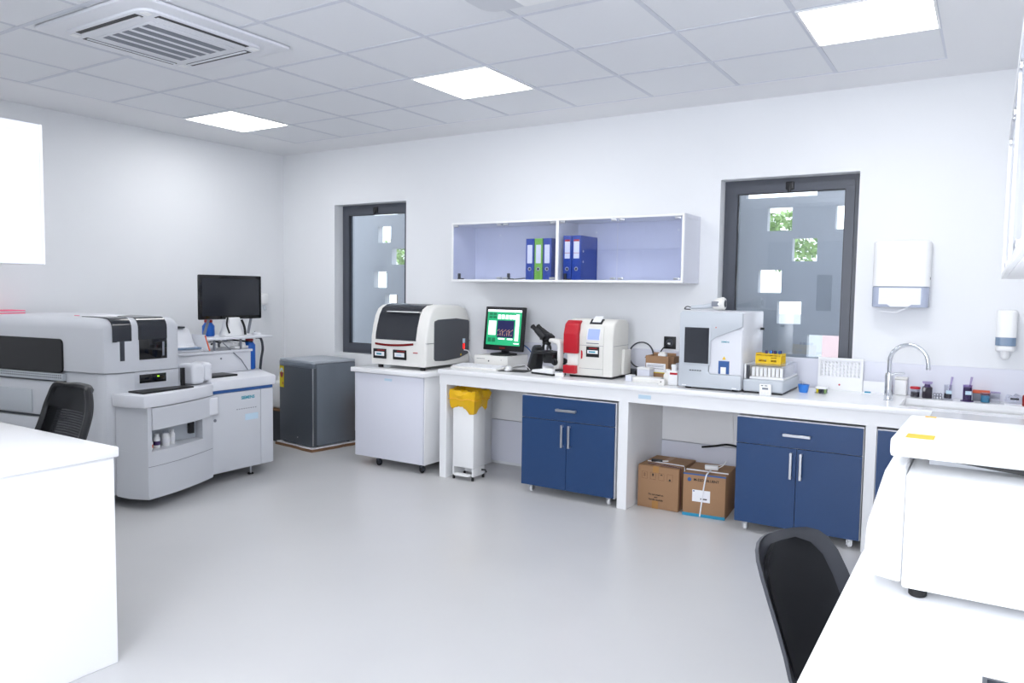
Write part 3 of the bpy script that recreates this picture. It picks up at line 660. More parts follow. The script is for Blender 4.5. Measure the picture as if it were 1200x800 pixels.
for y in (-.03, .03):
    e = obj('eyepiece_tube', tube([(-.03, y, .275), (-.075, y, .30), (-.13, y, .335)], [.03, .026, .02], 14), 'black', t)
    obj('eyepiece', tube([(-.125, y, .332), (-.165, y, .358), (-.17, y, .361)], [.017, .017, .020], 14), 'rubber', e)
for k, (x, y, lab) in enumerate(((3.625, -.545, 'small white clear block beside the microscope base'), (3.60, -.29, 'small white eyepiece case between microscope and red analyser'))):
    t = thing('small_box', lab, 'box', (x, y, CT), R(15)); obj('box_body', box(-.035, .03, -.025, .025, 0, .03, .004), 'white', t); obj('box_lid', box(-.036, .031, -.026, .026, .0302, .038, .002), 'clear' if k == 0 else 'cream_white', t)
t = thing('marker_pen', 'black marker pen lying across the small block by the microscope', 'pen', (3.62, -.545, CT + .0385), R(35)); obj('barrel', cyl(.008, .07, (-.035, 0, .008), 'x', bev=.002), 'black', t); obj('pen_cap', cyl(.009, .03, (.035, 0, .0085), 'x', bev=.002), 'purple', t)
# red and cream analyser
t = thing('electrolyte_analyser', 'cream upright analyser with red side doors and small blue screen', 'analyser', (3.83, -.30, CT), None)
yf = -.50
pf = [(yf, .895), (yf, 1.19), (yf + .02, 1.27), (yf + .05, 1.30), (yf + .10, 1.312), (-.26, 1.308), (-.22, 1.285), (-.22, .895)]
obj('housing', prism(pf, 'x', 3.655, 4.03, .012, 3, sel=lambda a_, b_: abs(a_.x - b_.x) < 1e-5), 'cream', t)
obj('front_panel', prism([(yf - .008, .90), (yf - .008, 1.185), (yf + .013, 1.266), (yf + .045, 1.297), (yf + .06, 1.30), (yf + .03, 1.26), (yf + .012, 1.18), (yf + .012, .90)], 'x', 3.765, 3.955, .004, 2), 'cream', t)
obj('red_door', prism([(yf - .035, 1.055), (yf - .035, 1.20), (yf - .01, 1.272), (yf + .03, 1.298), (yf + .05, 1.30), (yf + .05, 1.055)], 'x', 3.640, 3.758, .008, 3), 'red', t)
obj('sample_bay', box(3.665, 3.755, yf - .012, yf + .01, .965, 1.054, .003), 'cream_white', t)
obj('red_block', box(3.640, 3.745, yf - .035, yf + .02, .905, .965, .005), 'red', t)
obj('red_button', prism([(3.778, 1.015), (3.788, 1.022), (3.791, 1.05), (3.788, 1.075), (3.778, 1.083)], 'y', yf - .012, yf - .007), 'red', t)
obj('screen_bezel', prism([(yf - .0095, 1.155), (yf - .0095, 1.1855), (yf + .0068, 1.2475), (yf + .012, 1.247), (yf - .005, 1.155)], 'x', 3.822, 3.930), 'cream_white', t)
obj('blue_screen', prism([(yf - .011, 1.163), (yf - .011, 1.186), (yf + .0035, 1.241), (yf + .009, 1.241), (yf - .0065, 1.163)], 'x', 3.829, 3.923), 'screen_blue', t)
pr_ = obj('printer_slot', prism([(yf + .02, 1.278), (yf + .06, 1.312), (yf + .07, 1.308), (yf + .03, 1.270)], 'x', 3.828, 3.928), 'black', t)
obj('paper_strip', prism([(yf + .03, 1.291), (yf + .06, 1.317), (yf + .085, 1.332), (yf + .087, 1.330), (yf + .064, 1.314), (yf + .034, 1.288)], 'x', 3.845, 3.912), 'paper', pr_)
lb = obj('front_label', box(3.820, 3.925, yf - .0115, yf - .008, 1.035, 1.112, .003), 'black', t)
obj('label_display', box(3.83, 3.915, yf - .0122, yf - .0115, 1.06, 1.085), 'paper', lb, False); obj('label_mark', box(3.842, 3.895, yf - .013, yf - .0122, 1.068, 1.078), 'teal', lb, False); obj('label_band', box(3.842, 3.91, yf - .0122, yf - .0115, 1.096, 1.103), 'dark_red', lb, False)
obj('print_line', box(3.82, 3.92, yf - .0093, yf - .0083, 1.133, 1.139), 'skirting', t, False)
for z in (1.118, .948): obj('seam', box(3.764, 3.957, yf - .009, yf - .007, z, z + .002), 'skirting', t, False)
obj('side_seam', box(4.0295, 4.0312, -.49, -.225, 1.118, 1.120), 'skirting', t, False)
obj('side_cover', prism([(-.36, .905), (-.225, .905), (-.225, 1.09), (-.34, 1.09)], 'x', 4.03, 4.055, .006), 'cream', t)
obj('base_plate', box(3.67, 4.02, -.48, -.24, .8785, .895, .003), 'black', t)
# power strip, cable loop, small boxes, bottle, socket
t = thing('power_strip', 'dark grey power strip against the wall behind the coiled cable', 'power strip', (4.00, -.12, CT), 0)
obj('strip_body', box(-.12, .11, -.035, .035, 0, .05, .006), 'dark_grey', t)
for k in range(4): obj('outlet', cyl(.016, .006, (-.08 + k * .05, -.037, .026), 'y'), 'black', t)
t = thing('coiled_cable', 'black cable coiled in an upright loop against the wall', 'cable', (4.065, -.06, CT), None)
obj('cable', tube([(4.063 + .1 * math.cos(a_ * .1745 - 1.2), -.045 - .008 * math.sin(a_ * .3), 1.03 + .1 * math.sin(a_ * .1745 - 1.2)) for a_ in range(46)] , .006, 6), 'dark_grey', t)
obj('cable', tube(smooth_path([(3.975, -.06, 1.04), (3.97, -.05, 1.0), (3.95, -.05, .96), (3.93, -.05, .94)]), .005, 6), 'dark_grey', t)
t = thing('supply_box', 'open brown cardboard box with white label on the counter', 'box', (4.265, -.16, CT), R(-3))
obj('carton', holed(-.09, .09, -.07, .07, 0, .17, [(-.086, .086, -.066, .066)], 'xyz'), 'kraft', t, False); obj('carton_floor', box(-.086, .086, -.066, .066, .002, .006), 'kraft', t, False)
obj('flap', box(-.09, .09, .066, .074, .165, .185, .001), 'kraft', t); obj('flap', box(.086, .125, -.05, .06, .12, .168, .002), 'kraft_dark', t); obj('flap', prism([(-.09, .168), (-.086, .168), (-.10, .15), (-.104, .15)], 'y', -.06, .06), 'kraft_dark', t)
lb = obj('carton_label', box(-.085, .07, -.0712, -.07, .045, .115), 'paper', t, False)
for z in (.075, .09, .10): obj('label_print', box(-.075, .055, -.072, -.0712, z, z + .003), 'skirting', lb, False)
obj('label_band', box(-.085, .07, -.072, -.0712, .045, .051), 'sticker_yellow', lb, False)
t = thing('white_plug', 'white plug adapter sitting in the open brown box', 'plug', (4.275, -.15, CT + .15), 0)
obj('plug_body', box(-.03, .03, -.025, .025, -.143, .035, .006), 'white', t); obj('plug_cap', box(-.022, .022, -.02, .02, .035, .045, .004), 'cream_white', t)
t = thing('wall_socket', 'black square wall socket with a plugged in cord', 'socket', (4.275, 0, 1.135), 0)
obj('plate', box(-.047, .047, -.012, -.001, -.047, .047, .004), 'black', t); obj('socket_well', cyl(.03, .003, (0, -.014, 0), 'y', 20), 'dark_grey', t); obj('plug_pin', box(-.012, .008, -.026, -.013, -.014, .0, .003), 'white', t)
obj('cord', tube(smooth_path([(-.005, -.022, -.012), (-.03, -.035, -.03), (-.05, -.05, -.06), (-.045, -.08, -.08)]), .005, 6), 'black', t)
t = thing('flat_box', 'flat white carton lying in front of the open brown box', 'box', (4.28, -.44, CT), R(4))
obj('carton', box(-.10, .10, -.05, .05, 0, .034, .003), 'cream_white', t); obj('carton_flap', box(-.085, .10, -.052, -.05, .022, .033), 'paper', t, False)
t = thing('lilac_box', 'small pale lilac carton beside the flat white carton', 'box', (4.155, -.46, CT), R(2)); obj('carton', box(-.025, .022, -.04, .04, 0, .04, .003), 'lavender', t); obj('carton_flap', box(-.024, .021, -.04, .04, .0402, .042), 'white', t)
t = thing('small_carton', 'small white lidded carton stacked behind the flat white carton', 'box', (4.21, -.32, CT), R(-5)); obj('carton', box(-.05, .05, -.035, .035, 0, .075, .003), 'lavender', t); obj('carton_lid', box(-.051, .051, -.036, .036, .0752, .09, .003), 'white', t)
t = thing('reagent_bottle', 'translucent white bottle without print next to the red labelled bottle', 'bottle', (4.435, -.46, CT), 0)
obj('bottle_body', lathe([(.026, 0), (.03, .006), (.03, .06), (.02, .078), (.014, .082)], seg=20), 'cream_white', t); obj('cap', cyl(.016, .02, (0, 0, .0822), bev=.002), 'white', t)
t = thing('reagent_bottle', 'white square bottle with a red label band beside the grey analyser', 'bottle', (4.495, -.50, CT), 0)
obj('bottle_body', box(-.034, .034, -.03, .03, 0, .10, .008, 3), 'white', t); obj('label_band', box(-.02, .033, -.0312, -.0302, .074, .088), 'red', t, False); obj('neck', cyl(.018, .02, (0, 0, .1)), 'white', t); obj('cap', cyl(.021, .022, (0, 0, .1202), bev=.003), 'white', t)
t = thing('tip_box', 'tiny white tip rack with dark dots by the bottles', 'box', (4.435, -.575, CT), 0); obj('box_body', box(-.02, .022, -.018, .018, 0, .045, .003), 'cream_white', t); obj('box_mark', box(-.004, .004, -.0188, -.018, .022, .03), 'ink', t, False)
# grey analyser
t = thing('protein_analyser', 'tall grey benchtop analyser with dark screen and blue sample port', 'analyser', (4.78, -.35, CT), None)
x0, x1, yf, yb, z0, z1 = 4.570, 4.985, -.625, -.09, .892, 1.395
obj('housing', box(x0, x1, yf + .03, yb, z0, z1, .008), 'instrument_white', t)
rec = [(x0, z0), (x1, z0), (x1, .985), (x1 - .20, .985), (x1 - .215, 1.0), (x1 - .215, 1.195), (x1 - .175, 1.225), (x1, 1.30), (x1, z1 - .005), (x0 + .015, z1), (x0, z1 - .015)]
obj('front_fascia', prism(rec, 'y', yf, yf + .03, .004, 2), 'instrument_grey', t)
obj('front_inset', box(x1 - .212, x1 - .004, yf + .016, yf + .03, .987, 1.28), 'instrument_white', t, False)
sc = obj('screen_bezel', box(4.597, 4.783, yf - .004, yf + .001, 1.04, 1.30, .004), 'instrument_grey', t); obj('screen', box(4.608, 4.772, yf - .0055, yf - .0042, 1.052, 1.288), 'smoke', sc, False)
for k in range(5): obj('model_print', box(4.645 + k * .017, 4.657 + k * .017, yf - .0012, yf, 1.0, 1.007), 'dark_grey', t, False)
text('lettering', 'SIEMENS', .014, (4.848, yf + .0155, 1.195), FRONT, 'teal', t, 'LEFT', .0003)
sp_ = obj('sample_port', box(4.835, 4.905, yf + .012, yf + .016, .99, 1.075), 'siemens_blue', t, False); obj('port_opening', box(4.850, 4.885, yf + .009, yf + .012, .99, 1.035), 'white', sp_, False)
obj('warning_mark', prism([(4.858, 1.085), (4.882, 1.085), (4.870, 1.105)], 'y', yf + .013, yf + .016), 'yellow', t)
obj('indicator', cyl(.004, .002, (4.815, yf - .001, 1.292), 'y'), 'orange', t)
obj('side_knob', cyl(.008, .025, (x1, -.16, 1.275), 'x'), 'black', t)
for x in (x0 + .04, x1 - .04): obj('base_light', box(x - .015, x + .015, yf - .002, yf + .001, .9, .905), 'white', t, False)
for x in (x0 + .05, x1 - .05):
    for y in (yf + .06, yb - .06): obj('foot', cyl(.02, .014, (x, y, CT)), 'rubber', t)
t = thing('sample_loader', 'grey sample loader with a clear tray attached beside the tall grey analyser', 'loader', (5.12, -.35, CT), None)
obj('base', box(4.992, 5.245, -.60, -.12, .890, .966, .012, 3), 'instrument_grey', t); obj('base_plate', box(5.0, 5.235, -.585, -.13, .8785, .8902), 'black', t, False)
obj('deck', box(5.02, 5.235, -.55, -.15, .9662, .982, .004), 'white', t)
obj('cover_panel', box(4.992, 5.003, -.57, -.15, .9662, 1.062, .003), 'white', t); obj('cover_post', box(5.006, 5.018, -.565, -.535, .9662, 1.055), 'dark_grey', t, False)
obj('clear_lid', box(5.004, 5.236, -.57, -.16, 1.0565, 1.062), 'clear', t, False); obj('clear_lid_edge', box(5.234, 5.238, -.57, -.16, .9825, 1.056), 'clear', t, False)
for k in range(8):
    r_ = thing('sample_rack', 'narrow white sample rack standing in the clear loader tray', 'rack', (5.030 + k * .025, -.35, .9822), 0, 'sample racks in the loader'); b = box(0, .021, -.18, .14, 0, .06, .002, 1); obj('rack_body', b, 'cream_white', r_); obj('rack_end', box(.003, .018, -.184, -.18, .008, .052), 'white', r_, False)
t = thing('tube_rack', 'yellow openwork test tube rack on top of the clear loader tray', 'rack', (5.115, -.40, 1.0622), R(-6))
for z in (0, .028, .056):
    obj('rack_shelf', holed(-.078, .078, -.045, .045, z, z + .006, [(-.068 + i * .028, -.044 + i * .028, -.036 + j * .026, -.014 + j * .026) for i in range(5) for j in range(3)] if z > 0 else [(-.01, .01, -.01, .01)], 'xyz'), 'yellow', t, False)
for sx in (-1, 1): obj('rack_end', holed(-.045, .045, 0, .066, sx * .08 - .003, sx * .08 + .003, [(-.03, -.004, .01, .05), (.006, .03, .01, .05)], 'yzx'), 'yellow', t, False)
for sy in (-1, 1): obj('rack_side', holed(-.083, .083, 0, .05, sy * .047 - .002, sy * .047 + .002, [(-.06, -.01, .012, .024), (.02, .055, .012, .024), (.02, .055, .033, .042)], 'xzy'), 'yellow', t, False)
for k, (i, j, c, nm) in enumerate(((1, 1, 'purple', 'purple'), (2, 2, 'purple', 'violet'), (3, 2, 'teal', 'teal'), (3, 1, 'purple', 'purple'), (4, 2, 'purple', 'purple'), (2, 1, 'blue_cup', 'blue'), (4, 1, 'siemens_blue', 'dark blue'))):
    u_ = thing('test_tube', 'capped test tube standing in the yellow rack', 'test tube', (5.115 + (-.056 + i * .028), -.40 + (-.025 + j * .026) - .0, 1.0684), 0, 'test tubes in the yellow rack')
    obj('tube', lathe([(.0, 0), (.005, .002), (.007, .008), (.007, .06)], seg=12), 'clear', u_); obj('cap', cyl(.0085, .02, (0, 0, .056), bev=.002), c, u_)
t = thing('lab_timer', 'small white digital timer standing in front of the sample loader', 'timer', (5.15, -.655, CT), R(3))
obj('case', box(-.036, .036, -.008, .008, 0, .072, .005), 'white', t); obj('display', box(-.018, .018, -.009, -.008, .038, .05), 'vent_grey', t, False)
for k in range(3): obj('button', cyl(.006, .003, (-.018 + k * .018, -.01, .02), 'y'), 'cream_white', t)
for k in range(2): obj('timer_mark', box(-.026 + k * .022, -.012 + k * .026, -.009, -.008, .06, .065), 'dark_grey', t, False)
t = thing('barcode_scanner', 'grey and white handheld barcode scanner lying on the tall grey analyser', 'scanner', (4.69, -.36, 1.395), R(12))
obj('scanner_handle', tube([(-.13, 0, .02), (-.05, 0, .026), (.03, 0, .04)], [.012, .016, .02], 12), 'instrument_grey', t)
obj('scanner_head', tube([(.02, 0, .04), (.05, -.005, .045), (.09, -.012, .05), (.10, -.014, .05)], [.028, .042, .045, .036], 16), 'cream_white', t)
obj('scanner_lens', tube([(.098, -.014, .05), (.106, -.015, .05)], [.028, .022], 14), 'dark_grey', t)
obj('scanner_trim', box(.01, .08, -.048, -.038, .03, .065, .006), 'vent_grey', t)
obj('scanner_cable', tube(smooth_path([(-.13, 0, .02), (-.16, .02, .025), (-.18, .05, .008), (-.15, .12, .004)]), .004, 6), 'dark_grey', t)
# cup, small tray, rack board, papers
t = thing('blue_cup', 'small bright blue cup holding clear plastic pieces', 'cup', (5.315, -.33, CT), 0)
obj('cup', lathe([(.026, 0), (.036, .05), (.037, .052), (.034, .052), (.025, .004), (0, .004)], seg=20), 'blue_cup', t)
for k in range(5): obj('clear_piece', tube([(-.012 + .008 * k, .004 * (k % 3), .01), (-.02 + .012 * k, .01 * (k % 2), .075 - .006 * k)], .008, 8), 'clear', t)
t = thing('vial_tray', 'small tray of dark vials with a white lid behind the blue cup', 'tray', (5.425, -.32, CT), R(-3))
obj('tray', holed(-.036, .036, -.03, .03, 0, .012, [(-.033, .033, -.027, .027)], 'xyz'), 'clear', t, False); obj('tray_lid', box(-.034, .034, -.028, .028, .031, .045, .004), 'white', t)
for k in range(4): obj('vial', cyl(.0075, .028, (-.024 + k * .016, -.012, .002)), ('sticker_yellow', 'dark_grey', 'dark_grey', 'leaf')[k], t); obj('vial', cyl(.0075, .028, (-.024 + k * .016, .012, .002)), 'dark_grey', t)
t = thing('drying_board', 'white pegged drying board leaning on the splashback under the window', 'board', (5.49, -.048, CT), None)
obj('board_frame', holed(5.352, 5.632, CT, 1.094, -.062, -.046, [(5.366, 5.618, .965, 1.078)], 'xzy'), 'white', t, False)
obj('board_sheet', box(5.36, 5.624, -.050, -.048, .95, 1.085), 'paper', t, False)
for r_ in range(5):
    for c_ in range(11): obj('peg', tube([(5.378 + c_ * .023, -.05, .972 + r_ * .021), (5.372 + c_ * .023, -.066, .985 + r_ * .021)], .0035, 5), 'white', t)
obj('board_mark', cyl(.006, .002, (5.49, -.064, .915), 'y', 8), 'red', t)
t = thing('folded_card', 'low white folded card standing between drying board and tap', 'paper', (5.725, -.05, CT), 0); obj('card', box(-.09, .08, -.012, .0, 0, .075, .002), 'paper', t); obj('card_foot', box(-.09, .08, -.09, -.012, 0, .004), 'paper', t, False); obj('blue_tab', box(-.07, -.035, -.085, -.06, .0042, .012), 'cyan', t, False)
t = thing('white_jar', 'plain white square container beside the tap', 'jar', (5.86, -.06, CT), 0); obj('body', box(-.035, .035, -.035, .035, 0, .10, .008, 3), 'white', t); obj('lid', box(-.037, .037, -.037, .037, .1002, .115, .005), 'cream_white', t)
# tap
t = thing('sink_tap', 'tall chrome gooseneck tap at the sink', 'tap', (5.82, -.40, CT), 0)
obj('body', lathe([(.027, 0), (.027, .004), (.023, .008), (.023, .15), (.020, .168), (.014, .172)], seg=24), 'chrome', t)
path = [(0, 0, .16), (0, 0, .24)] + [(.105 - .105 * math.cos(a_), -.0, .24 + .105 * math.sin(a_)) for a_ in [PI * k / 14 for k in range(1, 14)]] + [(.212, 0, .235), (.213, 0, .215)]
obj('spout', tube([(x * .98, y - x * .12, z) for x, y, z in path], .0125, 14), 'chrome', t)
obj('spout_tip', cyl(.014, .016, (.209, -.0256, .203)), 'chrome', t)
obj('lever', tube([(.015, -.01, .16), (.05, -.02, .172), (.085, -.03, .172)], [.009, .006, .005], 10), 'chrome', t)
# sink-side jars
def jar(label, x, y, r, h, m, capm=None, caph=.012, capr=None, name='specimen_jar', cat='jar', glass_h=None):
    t = thing(name, label, cat, (x, y, CT), 0)
    if glass_h: obj('glass', lathe([(r, 0), (r, glass_h), (r - .002, glass_h), (r - .002, .003), (0, .003)], seg=20), 'clear', t); obj('contents', cyl(r - .003, h, (0, 0, .0035), seg=20), m, t)
    else: obj('body', lathe([(r * .92, 0), (r, .004), (r, h - .004), (r * .9, h)], seg=20), m, t)
    if capm: obj('cap', cyl(capr or r * 1.06, caph, (0, 0, (glass_h or h) + .0003), bev=.002, seg=20), capm, t)
    return t
jar('round jar with red lid and dark content behind the sink', 5.945, -.12, .028, .03, 'dark_liquid', 'red', .014, None, glass_h=.052)
t = thing('stopper_bottle', 'dark square bottle with a clear glass stopper behind the sink', 'bottle', (6.012, -.13, CT), R(10))
obj('bottle_body', box(-.027, .027, -.022, .022, 0, .072, .004), 'dark_liquid', t); obj('shoulder', lathe([(.022, .0722), (.016, .08), (.016, .086)], seg=16), 'purple', t); obj('stopper', lathe([(.012, .0862), (.026, .092), (.03, .10), (.028, .106)], seg=20), 'lilac_clear', t)
t = thing('wire_rack', 'small coiled wire rack lying beside the stain flask', 'rack', (6.078, -.13, CT), R(20))
for k in range(6): obj('wire_loop', tube([(-.024 + .016 * (k % 3) + .009 * math.cos(a_ * .55), .0 , .010 + .017 * (k // 3) + .009 * math.sin(a_ * .55)) for a_ in range(13)], .0025, 5), 'vent_grey', t)
obj('wire_base', tube([(-.04, 0, .002), (.03, 0, .002)], .002, 5), 'vent_grey', t)
def stain(label, x, y, r, h, liq, tall):
    t = thing('stain_jar', label, 'jar', (x, y, CT), 0)
    obj('foot', lathe([(r * 1.45, 0), (r * 1.45, .004), (r, .008)], seg=20), 'clear' if not tall else 'purple', t)
    obj('glass', lathe([(r, .008), (r, h), (r * 1.12, h + .004), (r * 1.0, h + .005), (r - .002, h), (r - .002, .01)], seg=20), 'lilac_clear' if tall else 'clear', t); obj('stain', lathe([(0, .0105), (r - .003, .0105), (r - .003, liq)], seg=20), 'dark_liquid' if not tall else 'purple', t)
    obj('jar_label', box(-r * .4, r * .9, -r - .002, -r + .004, h * .45, h * .68), 'pale_blue', t, False)
    obj('dropper', tube([(.004, 0, .015), (.012, .004, h), (.02, .006, h + .055)], [.003, .005, .007], 8), 'lilac_clear', t)
stain('clear conical jar of dark stain with a purple dropper', 6.125, -.13, .023, .088, .04, False)
stain('purple cylinder jar with a purple dropper and pale label', 6.228, -.13, .025, .095, .085, True)
t = thing('reagent_carton', 'grey carton with orange top behind the sink jars', 'box', (6.30, -.062, CT), 0); obj('carton', box(-.045, .045, -.02, .02, 0, .048, .003), 'skirting', t); obj('carton_top', box(-.046, .046, -.021, .021, .0482, .066, .003), 'orange', t)
jar('small jar of blue reagent with a white label behind the sink', 6.322, -.13, .026, .038, 'cyan', 'lilac_clear', .01, None, glass_h=.05)
t = thing('clear_tub', 'square clear tub with a lilac rim behind the sink', 'tub', (6.372, -.10, CT), 0); obj('tub', holed(-.026, .026, -.026, .026, 0, .06, [(-.024, .024, -.024, .024)], 'xyz'), 'clear', t, False); obj('rim', holed(-.028, .028, -.028, .028, .06, .065, [(-.023, .023, -.023, .023)], 'xyz'), 'lilac_clear', t, False); obj('tub_floor', box(-.024, .024, -.024, .024, .001, .02), 'paper', t, False)
t = thing('plastic_bag', 'crumpled clear plastic bag with a dark clip behind the sink', 'bag', (6.47, -.11, CT), 0)
b = BM(); bmesh.ops.create_icosphere(b, subdivisions=3, radius=1); rn = random.Random(9)
for v in b.verts: k = 1 + rn.uniform(-.22, .16); v.co = Vector((v.co.x * .05 * k, v.co.y * .03 * k, max(0, (v.co.z + .9) * .032 * k)))
obj('bag', b, 'clear', t, False); obj('clip', box(-.022, .022, -.034, -.028, .03, .042, .002), 'dark_grey', t); obj('tray', box(-.05, .045, -.055, .02, -.0, .0015), 'white', t, False)
t = thing('dark_bottle', 'dark red brown reagent bottle at the end of the sink counter', 'bottle', (6.535, -.155, CT), 0); obj('bottle_body', lathe([(.026, 0), (.028, .004), (.028, .06), (.014, .075), (.014, .085)], seg=20), 'dark_red', t); obj('cap', cyl(.017, .018, (0, 0, .0852), bev=.002), 'black', t)

# ---------------------------------------------------------------- dispensers on the wall
t = thing('towel_dispenser', 'white paper towel dispenser with translucent grey lower half on the wall', 'dispenser', (5.83, 0, 1.43), 0)
def rr(x0, x1, y0, y1, r, n=5):
    out = []
    for cx, cy, a0 in ((x1 - r, y0 + r, -90), (x1 - r, y1 - r, 0), (x0 + r, y1 - r, 90), (x0 + r, y0 + r, 180)):
        for k in range(n + 1): a_ = R(a0 + 90 * k / n); out.append((cx + r * math.cos(a_), cy + r * math.sin(a_)))
    return out
def half(hw, d, r=.04): return [(-hw, -.001), (hw, -.001)] + [(hw - r + r * math.cos(R(-k * 15)), -d + r + r * math.sin(R(-k * 15))) for k in range(7)] + [(-hw + r - r * math.sin(R(k * 15)), -d + r - r * math.cos(R(k * 15))) for k in range(7)]
obj('cover', prism(half(.163, .125), 'z', .145, .435, .02, 4, sel=lambda a_, b_: min(a_.z, b_.z) > .43 and min(abs(a_.y), abs(b_.y)) > .0), 'white', t)
obj('lower_half', prism(half(.162, .118), 'z', .012, .1448, .006, 2), 'smoky_clear' if 'smoky_clear' in M else 'lavender', t)
obj('paper_window', prism([(-.12, .03), (-.07, .03), (-.05, .016), (.05, .016), (.07, .03), (.12, .03), (.12, .135), (-.12, .135)], 'y', -.122, -.117), 'paper', t)
obj('paper_sheet', prism([(-.115, -.012), (-.11, -.016), (-.02, -.026), (.055, .012), (.05, .016), (-.02, -.018)], 'y', -.11, -.09), 'paper', t)
obj('lock', box(.1625, .165, -.06, -.05, .19, .205), 'dark_grey', t, False)
t = thing('soap_dispenser', 'white wall soap dispenser with a blue band', 'dispenser', (6.41, 0, 1.14), 0)
obj('cover', prism(half(.053, .10, .03), 'z', .135, .30, .014, 3, sel=lambda a_, b_: min(a_.z, b_.z) > .29), 'white', t)
obj('blue_band', prism(half(.0525, .099, .03), 'z', .085, .1348), 'cyan_band' if 'cyan_band' in M else 'siemens_blue', t)
obj('lower_shell', prism([(x * .95, y * .95) for x, y in half(.053, .10, .03)], 'z', .052, .0848, .006, 2), 'white', t)
obj('nozzle', lathe([(.012, 0), (.022, .012), (.024, .05)], (0, -.055, .0015), 16), 'white', t)

# ---------------------------------------------------------------- big floor standing analyser along the left wall
t = thing('floor_analyser', 'large grey white floor standing analyser along the left wall', 'analyser', (.8, -2.0, 0), None)
CAB = [(.12, -2.88), (1.26, -2.706), (1.325, -2.68), (1.36, -2.62), (1.36, -2.16), (.12, -2.16)]
obj('main_cabinet', prism(CAB, 'z', .085, .915, .006, 1), 'instrument', t)
HD = [(.12, -2.90), (1.24, -2.722), (1.33, -2.69), (1.372, -2.62), (1.372, -2.20), (1.35, -2.16), (1.30, -2.145), (.12, -2.145)]
hood = prism(HD, 'z', .921, 1.29, .075, 6, sel=lambda a_, b_: min(a_.z, b_.z) > 1.28 and max(a_.x, b_.x) > .5 and abs(a_.x + b_.x) > .3)
obj('hood', hood, 'instrument', t)
UD = Vector((-.988, -.154, 0)); ND = Vector((.154, -.988, 0)); OG = Vector((1.30, -2.702, 0))
FX = Matrix(((UD.x, ND.x, 0, OG.x), (UD.y, ND.y, 0, OG.y), (0, 0, 1, 0), (0, 0, 0, 1)))   # local: x along near face, y outwards
def fbox(u0, u1, z0, z1, o0, o1, bev=0): 
    b = box(u0, u1, o0, o1, z0, z1, bev); bmesh.ops.transform(b, matrix=FX, verts=b.verts); bmesh.ops.recalc_face_normals(b, faces=b.faces); return b
def fpoly(pts, o0, o1):
    b = prism(pts, 'y', o0, o1); bmesh.ops.transform(b, matrix=FX, verts=b.verts); bmesh.ops.recalc_face_normals(b, faces=b.faces); return b
wn = obj('front_window', fpoly(rr(.34, 1.16, .905, 1.14, .035), .012, .026), 'gloss_black', t)
obj('window_sill', fbox(.335, 1.17, .852, .9, .0, .030, .003), 'instrument_grey', t)
b = BM()
for r_ in range(2):
    for c_ in range(40): join(b, fbox(.345 + c_ * .02, .355 + c_ * .02, .868 + r_ * .016, .877 + r_ * .016, .0295, .0305))
tag(obj('vent_holes', b, 'dark_grey', t, False), kind='stuff')
obj('sill_gap', fbox(.335, 1.17, .842, .851, .0, .022), 'dark_grey', t, False)
obj('lower_panel', fbox(.335, 1.17, .60, .84, .001, .016, .004), 'instrument', t)
obj('pull_panel', fbox(.66, 1.17, .61, .775, .016, .03, .006), 'instrument_grey', t)
obj('panel_gap', fbox(.335, 1.17, .585, .598, .001, .012), 'dark_grey', t, False)
obj('base_panel', fbox(.335, 1.17, .10, .58, .001, .016, .004), 'instrument', t)
def hoodband(y0, y1, zlow, xin, m, nm, par=t):   # strip over the rounded front edge of the hood
    pts = [(1.374, zlow), (1.374, 1.215)] + [(1.299 + .075 * math.cos(R(15 * k)), 1.217 + .075 * math.sin(R(15 * k))) for k in range(1, 6)] + [(1.299, 1.292), (xin, 1.2925)]
    ins = [(x - .006, z - .006) for x, z in pts]
    outs = [(x + .003, z + .002) for x, z in pts]
    return obj(nm, prism(ins + outs[::-1], 'y', y0, y1), m, par)
hoodband(-2.655, -2.525, 1.135, 1.0, 'smoke', 'tinted_cover'); hoodband(-2.475, -2.262, 1.14, .95, 'smoke', 'tinted_cover')
obj('tinted_window', box(1.366, 1.376, -2.47, -2.262, 1.0, 1.14, .002), 'gloss_black', t); obj('cover_slot', box(1.366, 1.3745, -2.607, -2.575, 1.0, 1.135), 'dark_grey', t, False)
obj('window_fitting', box(1.3765, 1.379, -2.30, -2.285, 1.02, 1.12), 'vent_grey', t, False)
obj('display_slot', box(1.355, 1.366, -2.465, -2.265, .835, .895, .002), 'gloss_black', t); obj('status_light', box(1.366, 1.368, -2.335, -2.32, .872, .88), 'led_green', t, False)
obj('neck_panel', box(1.30, 1.362, -2.50, -2.165, .80, .918, .004), 'instrument', t)
# front module with curved face
def fx(y, k=0.0):
    tt = min(1, max(0, (-1.93 - y) / .64)); return 1.425 + .19 * (1 - (1 - tt) ** 1.6) + k
def arc(y0, y1, z0, z1, xb, k=0.0, n=10, bev=0.0):
    ys = [y0 + (y1 - y0) * i / n for i in range(n + 1)]
    return prism([(xb, y1), (xb, y0)] + [(fx(y, k), y) for y in ys], 'z', z0, z1, bev, 1)
Y0, Y1 = -2.57, -1.935
obj('module_base', prism([(1.361, -1.935), (1.361, -2.64), (1.49, -2.625)] + [(fx(Y0 + (Y1 - Y0) * i / 10), Y0 + (Y1 - Y0) * i / 10) for i in range(11)], 'z', .08, .40), 'instrument', t)
obj('module_side', prism([(1.361, -2.54), (1.361, -2.64), (1.49, -2.625), (fx(Y0), Y0), (fx(-2.54), -2.54)], 'z', .4005, .70), 'instrument', t)
obj('module_column', arc(-2.06, Y1, .4005, .545, 1.361), 'instrument', t); obj('shelf_back', box(1.361, 1.40, -2.54, -2.06, .4005, .545), 'instrument_grey', t, False)
